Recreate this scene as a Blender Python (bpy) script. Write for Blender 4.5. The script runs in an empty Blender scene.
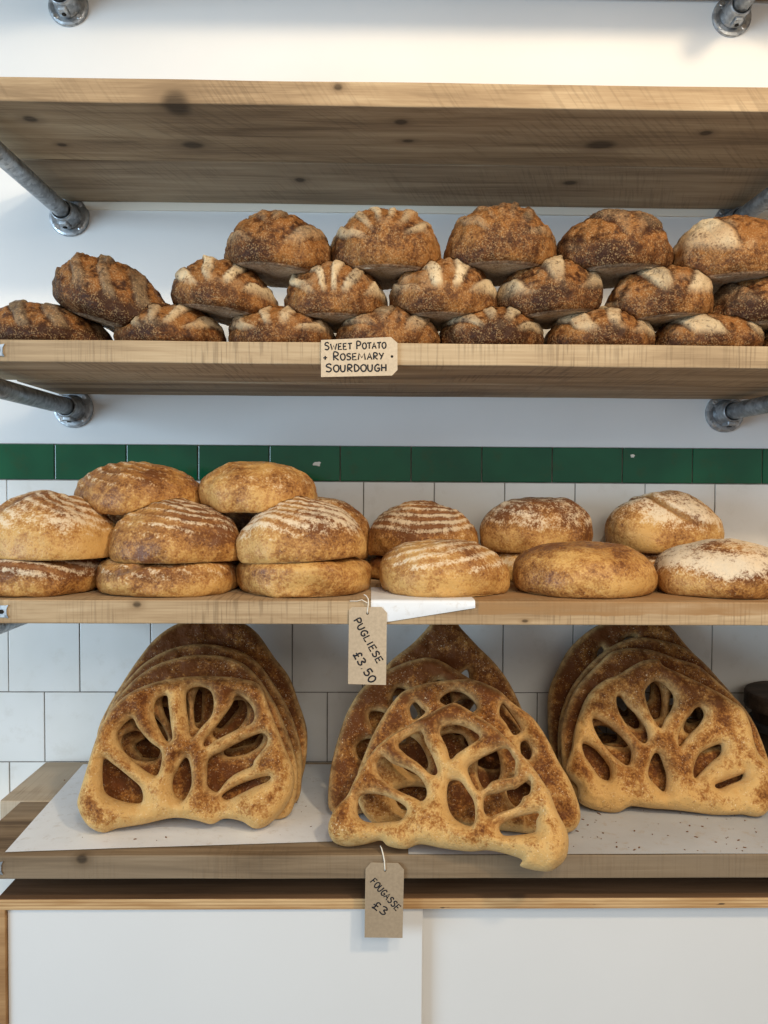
import bpy, bmesh, math, random
import numpy as np
from mathutils import Vector, Matrix, noise, geometry
from mathutils.bvhtree import BVHTree

SC = bpy.context.scene
COL = SC.collection
Z0 = 1.48                                  # height of the top of the white tiles
W_IMG, H_IMG, FPX = 768, 1024, 769.0

# ------------------------------------------------------------------ camera
CAMP = np.array([-0.13502, -1.6525, Z0 - 0.01241])
YAW, PIT, ROL = 0.0161505, 0.0316714, -0.0059587
def _rot():
    c, s = math.cos(YAW), math.sin(YAW); A = np.array([[c, -s, 0], [s, c, 0], [0, 0, 1]])
    c, s = math.cos(PIT), math.sin(PIT); B = np.array([[1, 0, 0], [0, c, -s], [0, s, c]])
    c, s = math.cos(ROL), math.sin(ROL); C = np.array([[c, 0, -s], [0, 1, 0], [s, 0, c]])
    return C @ B @ A
RM = _rot()                                # rows: right, forward, up
def ray(px, py):
    v = np.array([(px - W_IMG / 2) / FPX, 1.0, -(py - H_IMG / 2) / FPX])
    return RM.T @ v
def on_y(px, py, Y):
    d = ray(px, py); t = (Y - CAMP[1]) / d[1]; return CAMP + d * t
def on_z(px, py, Z):
    d = ray(px, py); t = (Z - CAMP[2]) / d[2]; return CAMP + d * t
def on_plane(px, py, O, N):
    d = ray(px, py); t = np.dot(O - CAMP, N) / np.dot(d, N); return CAMP + d * t
def scale_at(Y):
    return FPX / (Y - CAMP[1])

cam = bpy.data.objects.new('camera', bpy.data.cameras.new('camera'))
COL.objects.link(cam); SC.camera = cam
cam.data.sensor_fit = 'HORIZONTAL'; cam.data.sensor_width = 36.0
cam.data.lens = 36.0 * FPX / W_IMG
cam.data.clip_start = 0.05
mw = Matrix.Identity(4)
for i in range(3):
    mw[i][0] = RM[0][i]; mw[i][1] = RM[2][i]; mw[i][2] = -RM[1][i]; mw[i][3] = CAMP[i]
cam.matrix_world = mw

# ------------------------------------------------------------------ object helpers
def tag(o, label=None, cat=None, group=None, kind=None):
    if label: o['label'] = label
    if cat: o['category'] = cat
    if group: o['group'] = group
    if kind: o['kind'] = kind
    return o
def empty(name, loc):
    o = bpy.data.objects.new(name, None); COL.objects.link(o); o.location = loc
    o.empty_display_size = 0.03
    return o
def link(name, me, mat, parent=None, loc=(0, 0, 0), smooth=True):
    o = bpy.data.objects.new(name, me); COL.objects.link(o)
    if mat: me.materials.append(mat)
    if parent: o.parent = parent
    o.location = loc
    if smooth:
        me.polygons.foreach_set('use_smooth', [True] * len(me.polygons))
    return o
def bm_obj(name, bm, mat, parent=None, loc=(0, 0, 0), smooth=False):
    bmesh.ops.recalc_face_normals(bm, faces=bm.faces)
    me = bpy.data.meshes.new(name); bm.to_mesh(me); bm.free()
    return link(name, me, mat, parent, loc, smooth)
def add_box(bm, x0, x1, y0, y1, z0, z1, bev=0.0, seg=2):
    vs = [bm.verts.new((x, y, z)) for z in (z0, z1) for y in (y0, y1) for x in (x0, x1)]
    fs = []
    for f in ((0, 1, 3, 2), (4, 6, 7, 5), (0, 4, 5, 1), (2, 3, 7, 6), (0, 2, 6, 4), (1, 5, 7, 3)):
        fs.append(bm.faces.new([vs[i] for i in f]))
    if bev > 0:
        es = list({e for f in fs for e in f.edges})
        bmesh.ops.bevel(bm, geom=es, offset=bev, segments=seg, affect='EDGES', profile=0.6)
    return bm
def add_tube(bm, pts, rad, seg=12, cap=True, flat=None):
    pts = [Vector(p) for p in pts]
    rads = rad if isinstance(rad, (list, tuple)) else [rad] * len(pts)
    rings = []
    up = None
    for i, p in enumerate(pts):
        t = (pts[min(i + 1, len(pts) - 1)] - pts[max(i - 1, 0)])
        t = t.normalized() if t.length > 1e-9 else Vector((0, 0, 1))
        if up is None:
            up = t.orthogonal().normalized()
        up = (up - t * up.dot(t))
        up = up.normalized() if up.length > 1e-6 else t.orthogonal().normalized()
        sd = t.cross(up)
        ring = []
        for k in range(seg):
            a = 2 * math.pi * k / seg
            off = (up * math.cos(a) + sd * math.sin(a)) * rads[i]
            if flat is not None:
                off.y *= flat
            ring.append(bm.verts.new(p + off))
        rings.append(ring)
    for a, b in zip(rings, rings[1:]):
        for k in range(seg):
            bm.faces.new((a[k], a[(k + 1) % seg], b[(k + 1) % seg], b[k]))
    if cap:
        bm.faces.new(rings[0][::-1]); bm.faces.new(rings[-1])
def add_lathe(bm, prof, seg=40, axis='Y', c=(0, 0, 0)):
    """prof: list of (radius, along)"""
    rings = []
    for r, h in prof:
        ring = []
        for k in range(seg):
            a = 2 * math.pi * k / seg
            x, z = r * math.cos(a), r * math.sin(a)
            p = (c[0] + x, c[1] + h, c[2] + z) if axis == 'Y' else (c[0] + x, c[1] + z, c[2] + h)
            ring.append(bm.verts.new(p))
        rings.append(ring)
    for a, b in zip(rings, rings[1:]):
        for k in range(seg):
            bm.faces.new((a[k], a[(k + 1) % seg], b[(k + 1) % seg], b[k]))
    bm.faces.new(rings[0][::-1]); bm.faces.new(rings[-1])

# ------------------------------------------------------------------ material helpers
class M:
    def __init__(s, name):
        s.m = bpy.data.materials.new(name); s.m.use_nodes = True
        s.nt = s.m.node_tree; s.b = s.nt.nodes['Principled BSDF']
        s._co = None
    def n(s, t, **k):
        nd = s.nt.nodes.new(t)
        for a, v in k.items(): setattr(nd, a, v)
        return nd
    def l(s, a, b): s.nt.links.new(a, b)
    def co(s):
        if s._co is None: s._co = s.n('ShaderNodeTexCoord').outputs['Object']
        return s._co
    def map(s, scale=(1, 1, 1), loc=(0, 0, 0), rot=(0, 0, 0)):
        nd = s.n('ShaderNodeMapping'); s.l(s.co(), nd.inputs['Vector'])
        nd.inputs['Scale'].default_value = scale; nd.inputs['Location'].default_value = loc
        nd.inputs['Rotation'].default_value = rot
        return nd.outputs['Vector']
    def noise(s, scale, detail=4, rough=0.55, vec=None, dist=0.0):
        nd = s.n('ShaderNodeTexNoise'); s.l(vec if vec is not None else s.co(), nd.inputs['Vector'])
        nd.inputs['Scale'].default_value = scale; nd.inputs['Detail'].default_value = detail
        nd.inputs['Roughness'].default_value = rough; nd.inputs['Distortion'].default_value = dist
        return nd.outputs['Fac']
    def ramp(s, fac, stops, interp='LINEAR'):
        nd = s.n('ShaderNodeValToRGB'); s.l(fac, nd.inputs['Fac'])
        cr = nd.color_ramp; cr.interpolation = interp
        while len(cr.elements) < len(stops): cr.elements.new(0.5)
        for e, (p, c) in zip(cr.elements, stops):
            e.position = p
            e.color = (c, c, c, 1) if isinstance(c, (int, float)) else (*c, 1)
        return nd.outputs['Color']
    def rng(s, fac, a, b, c=0.0, d=1.0, smooth=True):
        nd = s.n('ShaderNodeMapRange'); s.l(fac, nd.inputs['Value'])
        if smooth: nd.interpolation_type = 'SMOOTHSTEP'
        nd.inputs['From Min'].default_value = a; nd.inputs['From Max'].default_value = b
        nd.inputs['To Min'].default_value = c; nd.inputs['To Max'].default_value = d
        return nd.outputs['Result']
    def math(s, op, a, b=None, clamp=False):
        nd = s.n('ShaderNodeMath', operation=op); nd.use_clamp = clamp
        for i, v in enumerate((a, b)):
            if v is None: continue
            if isinstance(v, (int, float)): nd.inputs[i].default_value = v
            else: s.l(v, nd.inputs[i])
        return nd.outputs[0]
    def mix(s, fac, a, b, blend='MIX'):
        nd = s.n('ShaderNodeMix', data_type='RGBA', blend_type=blend)
        for i, v in ((0, fac), (6, a), (7, b)):
            if isinstance(v, (int, float)): nd.inputs[i].default_value = v
            elif isinstance(v, tuple): nd.inputs[i].default_value = (*v, 1)
            else: s.l(v, nd.inputs[i])
        return nd.outputs[2]
    def attr(s, name):
        nd = s.n('ShaderNodeAttribute', attribute_name=name); return nd.outputs['Fac']
    def bump(s, h, strength=0.4, dist=0.001):
        nd = s.n('ShaderNodeBump'); s.l(h, nd.inputs['Height'])
        nd.inputs['Strength'].default_value = strength; nd.inputs['Distance'].default_value = dist
        s.l(nd.outputs['Normal'], s.b.inputs['Normal'])
    def color(s, c):
        if isinstance(c, tuple): s.b.inputs['Base Color'].default_value = (*c, 1)
        else: s.l(c, s.b.inputs['Base Color'])
    def rough(s, r, spec=None, metal=None):
        if isinstance(r, (int, float)): s.b.inputs['Roughness'].default_value = r
        else: s.l(r, s.b.inputs['Roughness'])
        if spec is not None: s.b.inputs['Specular IOR Level'].default_value = spec
        if metal is not None: s.b.inputs['Metallic'].default_value = metal

def wood(name, dark, mid, light, knots=(), saw=0.25, saw_rot=0.0, seed=0.0, patch=None, contrast=1.0, grey=None):
    m = M(name)
    g = m.noise(1.0, 5, 0.6, m.map((2.2, 26, 26), (seed, seed * 1.7, seed * .6)), 0.6)
    fi = m.noise(1.0, 3, 0.6, m.map((7, 300, 300), (seed, 0, seed)))
    big = m.noise(1.0, 2, 0.5, m.map((1.6, 5, 5), (seed * 2, 3, 1)))
    t = m.math('ADD', m.math('MULTIPLY', g, 0.75), m.math('MULTIPLY', fi, 0.25))
    t = m.math('ADD', m.math('MULTIPLY', t, 0.75), m.math('MULTIPLY', big, 0.25))
    k = 0.12 / contrast
    c = m.ramp(t, [(0.5 - k, dark), (0.5, mid), (0.5 + k, light)])
    if grey:
        c = m.mix(m.rng(big, 0.35, 0.7), c, grey)
    # saw marks
    mp1 = m.n('ShaderNodeMapping'); m.l(m.co(), mp1.inputs['Vector']); mp1.inputs['Rotation'].default_value = (0, saw_rot, saw_rot)
    mp2 = m.n('ShaderNodeMapping'); m.l(mp1.outputs[0], mp2.inputs['Vector']); mp2.inputs['Scale'].default_value = (230, 9, 9)
    wv = m.noise(1.0, 2, 0.5, mp2.outputs[0])
    sm = m.noise(7, 2)
    sw = m.math('MULTIPLY', m.rng(wv, 0.5, 0.62), m.rng(sm, 0.38, 0.62))
    c = m.mix(m.math('MULTIPLY', sw, saw), c, tuple(x * 0.45 for x in dark))
    for (p, r) in knots:
        sub = m.n('ShaderNodeVectorMath', operation='SUBTRACT'); m.l(m.co(), sub.inputs[0]); sub.inputs[1].default_value = p
        ml = m.n('ShaderNodeVectorMath', operation='MULTIPLY'); m.l(sub.outputs[0], ml.inputs[0]); ml.inputs[1].default_value = tuple(1 / x for x in r)
        ln = m.n('ShaderNodeVectorMath', operation='LENGTH'); m.l(ml.outputs[0], ln.inputs[0])
        d = m.math('ADD', ln.outputs['Value'], m.math('MULTIPLY', m.math('SUBTRACT', g, 0.5), 0.9))
        halo = m.rng(d, 2.6, 0.6)
        c = m.mix(m.math('MULTIPLY', halo, 0.6), c, dark)
        core = m.rng(d, 1.15, 0.45)
        c = m.mix(m.math('MULTIPLY', m.math('MULTIPLY', core, m.rng(fi, 0.2, 0.6, 0.6, 1.0)), 0.9), c, tuple(x * 0.28 for x in dark))
    if patch:
        (x0, z0, colr) = patch
        sep = m.n('ShaderNodeSeparateXYZ'); m.l(m.co(), sep.inputs[0])
        wob = m.math('MULTIPLY', m.math('SUBTRACT', m.noise(14, 3), 0.5), 0.012)
        fx = m.rng(sep.outputs['X'], x0 - 0.002, x0 + 0.003)
        fz = m.rng(m.math('ADD', sep.outputs['Z'], wob), z0 - 0.001, z0 + 0.002)
        f = m.math('MULTIPLY', m.math('MULTIPLY', fx, fz), m.rng(m.noise(1.0, 3, 0.5, m.map((9, 60, 60))), 0.2, 0.65, 0.35, 1.0))
        c = m.mix(f, c, colr)
    m.color(c); m.rough(0.78, 0.25)
    m.bump(m.math('ADD', m.math('ADD', fi, m.math('MULTIPLY', g, 0.6)), m.math('MULTIPLY', sw, 0.5 if saw > 0 else 0)), 0.35, 0.0012)
    return m.m

def plain(name, c, r=0.6, spec=0.4, metal=0.0, var=0.0, vs=6, bump=0.0, bs=60):
    m = M(name)
    if var > 0:
        f = m.noise(vs, 4)
        m.color(m.mix(m.rng(f, 0.3, 0.7), tuple(x * (1 - var) for x in c), tuple(min(1, x * (1 + var)) for x in c)))
    else:
        m.color(c)
    m.rough(r, spec, metal)
    if bump: m.bump(m.noise(bs, 3), bump, 0.001)
    return m.m

# galvanised steel
def galv():
    m = M('galvanised_steel')
    v = m.n('ShaderNodeTexVoronoi'); m.l(m.co(), v.inputs['Vector']); v.inputs['Scale'].default_value = 140
    f = m.math('ADD', m.math('MULTIPLY', m.noise(45, 4), 0.6), m.math('MULTIPLY', v.outputs['Color'], 0.4))
    m.color(m.ramp(f, [(0.3, (0.22, 0.23, 0.24)), (0.55, (0.40, 0.42, 0.44)), (0.75, (0.55, 0.57, 0.58))]))
    m.rough(m.rng(m.noise(60, 3), 0.3, 0.7, 0.32, 0.58), 0.5, 0.85)
    m.bump(m.noise(160, 3), 0.25, 0.0006)
    return m.m

def bread_common(m, dark, mid, light, w=(0.36, 0.32, 0.32), amp=1.0):
    """colour: crust noise, bake / flour / base / groove attributes; bump: blisters"""
    n1 = m.noise(24, 5, 0.68); n2 = m.noise(75, 4, 0.6); n3 = m.noise(260, 3, 0.6); n4 = m.noise(400, 2, 0.5)
    t = m.math('ADD', m.math('MULTIPLY', n1, w[0]), m.math('ADD', m.math('MULTIPLY', n2, w[1]), m.math('MULTIPLY', n3, w[2])))
    t = m.math('SUBTRACT', t, m.math('MULTIPLY', m.math('SUBTRACT', m.attr('bake'), 0.5), 0.42))
    c = m.ramp(t, [(0.5 - 0.10 / amp, dark), (0.50, mid), (0.5 + 0.095 / amp, light)])
    gv = m.attr('groove')
    return n1, n2, n3, n4, c, gv

def sourdough_mat():
    m = M('dark_sourdough_crust')
    dark, mid, light = (0.040, 0.013, 0.004), (0.125, 0.046, 0.013), (0.29, 0.125, 0.034)
    n1, n2, n3, n4, c, gv = bread_common(m, dark, mid, light)
    c = m.mix(m.math('MULTIPLY', gv, m.rng(n2, 0.35, 0.6)), c, (0.25, 0.098, 0.024))
    c = m.mix(m.math('MULTIPLY', m.rng(m.attr('line'), 0.3, 0.9), 0.75), c, (0.05, 0.016, 0.007))
    # fine flour grain and blisters
    spk = m.math('MULTIPLY', m.rng(n4, 0.50, 0.64), m.rng(n2, 0.36, 0.58))
    c = m.mix(m.math('MULTIPLY', spk, 0.42), c, (0.50, 0.34, 0.17))
    fl = m.math('MULTIPLY', m.attr('flour'), m.rng(m.math('ADD', m.math('MULTIPLY', n2, 0.5), m.math('MULTIPLY', n3, 0.5)), 0.34, 0.50, 0.2, 1.0))
    c = m.mix(m.math('MULTIPLY', fl, 0.9), c, (0.64, 0.50, 0.31))
    bs = m.attr('base')
    bc = m.ramp(m.math('ADD', m.math('MULTIPLY', n3, 0.5), m.math('MULTIPLY', n1, 0.5)), [(0.38, (0.26, 0.18, 0.11)), (0.5, (0.46, 0.36, 0.25)), (0.62, (0.60, 0.50, 0.38))])
    c = m.mix(bs, c, bc)
    m.color(c); m.rough(m.rng(n2, 0.3, 0.7, 0.48, 0.72), 0.18)
    m.bump(m.math('ADD', m.math('ADD', m.math('MULTIPLY', n2, 0.9), n3), m.math('MULTIPLY', n4, 0.3)), 0.75, 0.0024)
    return m.m

def pugliese_mat():
    m = M('floured_pugliese_crust')
    dark, mid, light = (0.15, 0.052, 0.014), (0.39, 0.180, 0.048), (0.58, 0.335, 0.108)
    n1, n2, n3, n4, c, gv = bread_common(m, dark, mid, light)
    fl = m.attr('flour')
    br = m.math('ADD', m.math('MULTIPLY', n2, 0.45), m.math('ADD', m.math('MULTIPLY', n3, 0.35), m.math('MULTIPLY', n4, 0.2)))
    c = m.mix(m.math('MULTIPLY', gv, 0.75), c, (0.27, 0.115, 0.042))
    f = m.rng(m.math('ADD', br, m.math('MULTIPLY', m.math('SUBTRACT', fl, 0.5), 0.42)), 0.44, 0.62)
    f = m.math('MULTIPLY', f, m.rng(fl, 0.02, 0.25))
    c = m.mix(m.math('MULTIPLY', f, 0.78), c, (0.74, 0.62, 0.45))
    spk = m.rng(n4, 0.62, 0.72)
    c = m.mix(m.math('MULTIPLY', spk, 0.3), c, (0.68, 0.54, 0.36))
    c = m.mix(m.math('MULTIPLY', m.attr('line'), 0.85), c, (0.10, 0.045, 0.02))
    c = m.mix(m.math('MULTIPLY', m.attr('base'), 0.7), c, (0.38, 0.20, 0.075))
    m.color(c); m.rough(m.rng(fl, 0.0, 0.5, 0.42, 0.85), 0.3)
    m.bump(m.math('ADD', m.math('ADD', m.math('MULTIPLY', n2, 0.7), m.math('MULTIPLY', n3, 0.8)), m.math('MULTIPLY', n4, 0.5)), 0.6, 0.002)
    return m.m

def fougasse_mat():
    m = M('golden_fougasse_crust')
    dark, mid, light = (0.12, 0.038, 0.009), (0.33, 0.140, 0.034), (0.58, 0.345, 0.122)
    n1, n2, n3, n4, c, gv = bread_common(m, dark, mid, light)
    # pale stretched dough along the cut edges
    c = m.mix(m.math('MULTIPLY', gv, m.rng(n2, 0.3, 0.65, 0.35, 1.0)), c, (0.62, 0.405, 0.175))
    spk = m.math('MULTIPLY', m.rng(n4, 0.63, 0.72), m.rng(n1, 0.35, 0.6))
    c = m.mix(m.math('MULTIPLY', spk, 0.7), c, (0.83, 0.69, 0.46))
    # browned blisters and herb flecks
    bl = m.math('MULTIPLY', m.rng(m.noise(130, 3), 0.58, 0.7), m.rng(n1, 0.4, 0.6))
    c = m.mix(m.math('MULTIPLY', bl, 0.5), c, (0.20, 0.068, 0.02))
    hb = m.math('MULTIPLY', m.rng(m.noise(300, 1), 0.70, 0.75), m.attr('herb'))
    c = m.mix(hb, c, (0.09, 0.07, 0.03))
    m.color(c); m.rough(m.rng(n2, 0.3, 0.7, 0.5, 0.75), 0.13)
    m.bump(m.math('ADD', m.math('ADD', m.math('MULTIPLY', n2, 1.0), m.math('MULTIPLY', n3, 0.7)), m.math('MULTIPLY', n4, 0.25)), 0.8, 0.0026)
    return m.m

MAT = {}
MAT['steel'] = galv()
MAT['sour'] = sourdough_mat(); MAT['pug'] = pugliese_mat(); MAT['fou'] = fougasse_mat()
MAT['paint'] = plain('white_wall_paint', (0.80, 0.80, 0.79), 0.65, 0.3, var=0.02, vs=3, bump=0.08, bs=90)
MAT['cream'] = plain('light_leak_cream', (0.92, 0.85, 0.72), 0.6, 0.3)  # glow of the light leak at the wall, put into the colour
MAT['grout'] = plain('grey_grout', (0.20, 0.185, 0.165), 0.9, 0.2, var=0.25, vs=30)
MAT['door'] = plain('white_laminate', (0.66, 0.66, 0.655), 0.42, 0.4, var=0.01, vs=4)
MAT['floor'] = plain('grey_floor', (0.20, 0.185, 0.165), 0.6, 0.3, var=0.15, vs=5)
MAT['ink'] = plain('black_marker_ink', (0.012, 0.012, 0.016), 0.55, 0.3)
MAT['string'] = plain('white_cotton_string', (0.78, 0.72, 0.62), 0.9, 0.2, bump=0.5, bs=900)
MAT['screw'] = plain('bright_screw_steel', (0.55, 0.56, 0.57), 0.3, 0.5, 0.95)
MAT['hole'] = plain('dark_hole', (0.02, 0.018, 0.016), 0.9, 0.1)
MAT['crumb'] = plain('dark_bread_crumb', (0.16, 0.075, 0.03), 0.9, 0.2)

def tile_mat(name, a, b, rough, stain=None):
    m = M(name)
    f = m.noise(5, 3)
    c = m.mix(m.rng(f, 0.3, 0.7), a, b)
    if stain:
        c = m.mix(m.math('MULTIPLY', m.rng(m.noise(26, 5, 0.65), 0.52, 0.72), 0.35), c, stain)
    m.color(c); m.rough(rough, 0.5)
    m.bump(m.math('ADD', m.noise(9, 2), m.math('MULTIPLY', m.noise(40, 2), 0.15)), 0.35, 0.004)
    return m.m
MAT['white_tile'] = tile_mat('white_glazed_tile', (0.74, 0.73, 0.69), (0.80, 0.79, 0.76), 0.22, (0.63, 0.60, 0.54))
MAT['green_tile'] = tile_mat('green_glazed_tile', (0.003, 0.070, 0.031), (0.007, 0.108, 0.046), 0.10, (0.03, 0.06, 0.02))
MAT['chip'] = plain('chipped_biscuit_clay', (0.72, 0.68, 0.60), 0.85, 0.2)

def paper_mat(name='greaseproof_paper', k=1.0, dirt=0.30):
    m = M(name)
    f = m.noise(8, 4)
    c = m.mix(m.rng(f, 0.3, 0.7), tuple(k * q for q in (0.68, 0.70, 0.73)), tuple(k * q for q in (0.75, 0.775, 0.81)))  # cool tint puts the blue window light into the paper colour
    gr = m.math('MULTIPLY', m.rng(m.noise(55, 5, 0.7), 0.54, 0.70), dirt)
    c = m.mix(gr, c, (0.40, 0.33, 0.25))
    m.color(c); m.rough(0.55, 0.35)
    m.bump(m.math('ADD', m.noise(12, 3), m.math('MULTIPLY', m.noise(50, 3), 0.25)), 0.35, 0.004)
    return m.m
MAT['paper'] = paper_mat()
MAT['paper_used'] = paper_mat('used_greaseproof_paper', 0.64, 0.5)
def kraft(name, c):
    m = M(name)
    f = m.noise(200, 3); g = m.noise(18, 3)
    col = m.mix(m.rng(f, 0.3, 0.7), tuple(x * .92 for x in c), tuple(min(1, x * 1.07) for x in c))
    col = m.mix(m.math('MULTIPLY', m.rng(g, 0.45, 0.7), 0.15), col, tuple(x * .6 for x in c))
    m.color(col); m.rough(0.8, 0.25); m.bump(f, 0.2, 0.0005)
    return m.m
MAT['kraft_pale'] = kraft('pale_kraft_card', (0.54, 0.435, 0.31))
MAT['kraft'] = kraft('kraft_card', (0.46, 0.36, 0.25))
MAT['kraft_dark'] = kraft('dark_kraft_card', (0.335, 0.255, 0.17))
def ply_mat():
    m = M('plywood_edge')
    sep = m.n('ShaderNodeSeparateXYZ'); m.l(m.co(), sep.inputs[0])
    wob = m.math('MULTIPLY', m.math('SUBTRACT', m.noise(1.0, 3, 0.5, m.map((12, 30, 30))), 0.5), 0.0016)
    z = m.math('ADD', sep.outputs['Z'], wob)
    s = m.math('SINE', m.math('MULTIPLY', z, 2 * math.pi / 0.0052))
    g = m.noise(1.0, 4, 0.6, m.map((6, 90, 90)))
    c = m.ramp(g, [(0.3, (0.40, 0.225, 0.09)), (0.6, (0.60, 0.40, 0.20))])
    c = m.mix(m.math('MULTIPLY', m.rng(s, 0.2, 0.9), 0.6), c, (0.27, 0.125, 0.045))
    v = m.math('MULTIPLY', m.rng(m.noise(1.0, 2, 0.5, m.map((26, 120, 160))), 0.70, 0.76), m.rng(s, -0.4, 0.6))
    c = m.mix(v, c, (0.05, 0.025, 0.015))
    m.color(c); m.rough(0.6, 0.3)
    return m.m
MAT['ply'] = ply_mat()
MAT['ply_face'] = wood('plywood_face', (0.26, 0.13, 0.05), (0.36, 0.20, 0.085), (0.45, 0.27, 0.125), saw=0.0, seed=4.0)
MAT['ply_shade'] = wood('ply_shelf_shade', (0.085, 0.045, 0.022), (0.14, 0.078, 0.040), (0.19, 0.11, 0.06), saw=0.0, seed=6.0)  # shade under the bottom shelf, put into a darker brown
MAT['tub'] = wood('dark_stained_wood', (0.022, 0.014, 0.009), (0.045, 0.030, 0.020), (0.085, 0.058, 0.04), saw=0.0, seed=9.0)

# ------------------------------------------------------------------ the setting
def quad_grid_wall():
    bm = bmesh.new()
    add_box(bm, -2.6, 2.6, 0.0, 0.12, 0.0, 3.0)
    w = bm_obj('wall_back', bm, MAT['paint'])
    tag(w, kind='structure')
    P = 0.1515; g = 0.0011
    # backing bed of grout, slightly proud of the plaster
    bm = bmesh.new(); add_box(bm, -2.6, 2.6, -0.0035, 0.001, 0.0, Z0 + 0.0768)
    bm_obj('grout_bed', bm, MAT['grout'], w)
    # white square tiles in running bond
    bm = bmesh.new(); rnd = random.Random(3)
    x_ref = on_y(434, 500, 0)[0]
    for row in range(0, 9):
        z1 = Z0 - row * P - g; z0 = Z0 - (row + 1) * P + g
        off = 0.0 if row % 2 == 0 else 0.5
        # the photo: rows one and three share their joints
        for i in range(-14, 18):
            xa = x_ref + (i + off) * P + g; xb = xa + P - 2 * g
            if xb < -2.4 or xa > 2.4: continue
            dy = rnd.uniform(-0.0004, 0.0004)
            add_box(bm, xa, xb, -0.006 + dy, -0.002, z0, z1, 0.0012, 2)
    t = bm_obj('white_tiles', bm, MAT['white_tile'], w)
    bm = bmesh.new()
    xg = on_y(127.3, 461, 0)[0]
    for i in range(-10, 20):
        xa = xg + i * P + g; xb = xa + P - 2 * g
        dy = rnd.uniform(-0.0005, 0.0005)
        add_box(bm, xa, xb, -0.0075 + dy, -0.002, Z0 + 0.001, Z0 + 0.0755, 0.0018, 2)
    bm_obj('green_tiles', bm, MAT['green_tile'], w)
    # two chips in the green glaze
    for (px, py, r, sd) in ((317, 464, 0.011, 1), (632.5, 456, 0.0065, 5)):
        c = on_y(px, py, -0.0075); rn = random.Random(sd)
        bm = bmesh.new(); ring = []
        for k in range(12):
            a = 2 * math.pi * k / 12; q = r * rn.uniform(0.5, 1.0)
            ring.append(bm.verts.new((c[0] + q * math.cos(a), -0.0084, c[2] + q * 0.6 * math.sin(a))))
        f = bm.faces.new(ring); ex = bmesh.ops.extrude_face_region(bm, geom=[f])
        bmesh.ops.translate(bm, vec=(0, 0.0015, 0), verts=[v for v in ex['geom'] if isinstance(v, bmesh.types.BMVert)])
        bm_obj('glaze_chip', bm, MAT['chip'], w)
quad_grid_wall()
bm = bmesh.new(); add_box(bm, -2.6, 2.6, -3.6, 0.12, -0.05, 0.0)
tag(bm_obj('floor', bm, MAT['floor']), kind='structure')

# ------------------------------------------------------------------ shelves
YF = -0.43
S1T, S1B = Z0 + 0.6216, Z0 + 0.5836
S2T, S2B = Z0 + 0.2166, Z0 + 0.1812
S3T, S3B = Z0 - 0.1932, Z0 - 0.2312
S4T, S4B = Z0 - 0.6055, Z0 - 0.6440
S0B = on_y(69, 13, 0)[2] + 0.041; S0T = S0B + 0.038
YB = -0.0085
def shelf(zb, zt, xl_front, xr, mats, label, seam=-0.215, xl_back=None, band=None, gap=0.0012):
    root = empty('wooden_shelf', (0, 0, zb))
    tag(root, label, 'shelf', 'long scaffold board shelves')
    h = zt - zb
    xl_back = xl_front if xl_back is None else xl_back
    for (x0, y0, y1, mt, sd) in ((xl_front, YF, seam - gap, mats[0], 1), (xl_back, seam + gap, YB, mats[1], 2)):
        bm = bmesh.new()
        nseg = 60
        rn = random.Random(int(zb * 1000) + sd)
        secs = []
        prof = []
        r = 0.0022
        for (cx, cz, a0) in ((y1 - r, h - r, 0), (y0 + r, h - r, 90), (y0 + r, r, 180), (y1 - r, r, 270)):
            for k in range(4):
                a = math.radians(a0 + 30 * k); prof.append((cx + r * math.cos(a), cz + r * math.sin(a)))
        for i in range(nseg + 1):
            x = x0 + (xr - x0) * i / nseg
            ring = []
            for (y, z) in prof:
                w1 = 0.0010 * noise.noise(Vector((x * 5.0, zb * 7 + sd, round(z * 50))))
                w2 = 0.0008 * noise.noise(Vector((x * 6.0, zb * 3 + sd * 5, round(y * 5))))
                ring.append(bm.verts.new((x, y + w2, z + w1)))
            secs.append(ring)
        n = len(prof)
        for a, b in zip(secs, secs[1:]):
            for k in range(n):
                bm.faces.new((a[k], a[(k + 1) % n], b[(k + 1) % n], b[k]))
        bm.faces.new(secs[0]); bm.faces.new(secs[-1][::-1])
        bm_obj('plank', bm, mt, root, smooth=False)
    if band is not None:
        # galvanised end band with a toothed inner edge, wrapped round the plank's left end
        x1 = band
        bm = bmesh.new()
        z0, z1 = h * 0.26, h * 0.76
        pts = [(xl_front - 0.001, z0), (x1 - 0.005, z0), (x1, z0 - 0.001), (x1 - 0.003, z0 + 0.005), (x1 - 0.003, z1 - 0.005), (x1, z1 + 0.001), (x1 - 0.005, z1), (xl_front - 0.001, z1)]
        f = bm.faces.new([bm.verts.new((x, YF - 0.0022, z)) for x, z in pts])
        ex = bmesh.ops.extrude_face_region(bm, geom=[f])
        bmesh.ops.translate(bm, vec=(0, 0.0016, 0), verts=[v for v in ex['geom'] if isinstance(v, bmesh.types.BMVert)])
        b = bm_obj('end_band', bm, MAT['steel'], root)
        b['label'] = 'galvanised metal end band'
        bm = bmesh.new(); add_lathe(bm, [(0.0032, -0.0034), (0.0036, -0.0028), (0.0036, -0.0021)], 14, 'Y', (x1 - 0.011, YF, h * 0.5))
        bm_obj('nail', bm, MAT['hole'], b)
    return root

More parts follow.
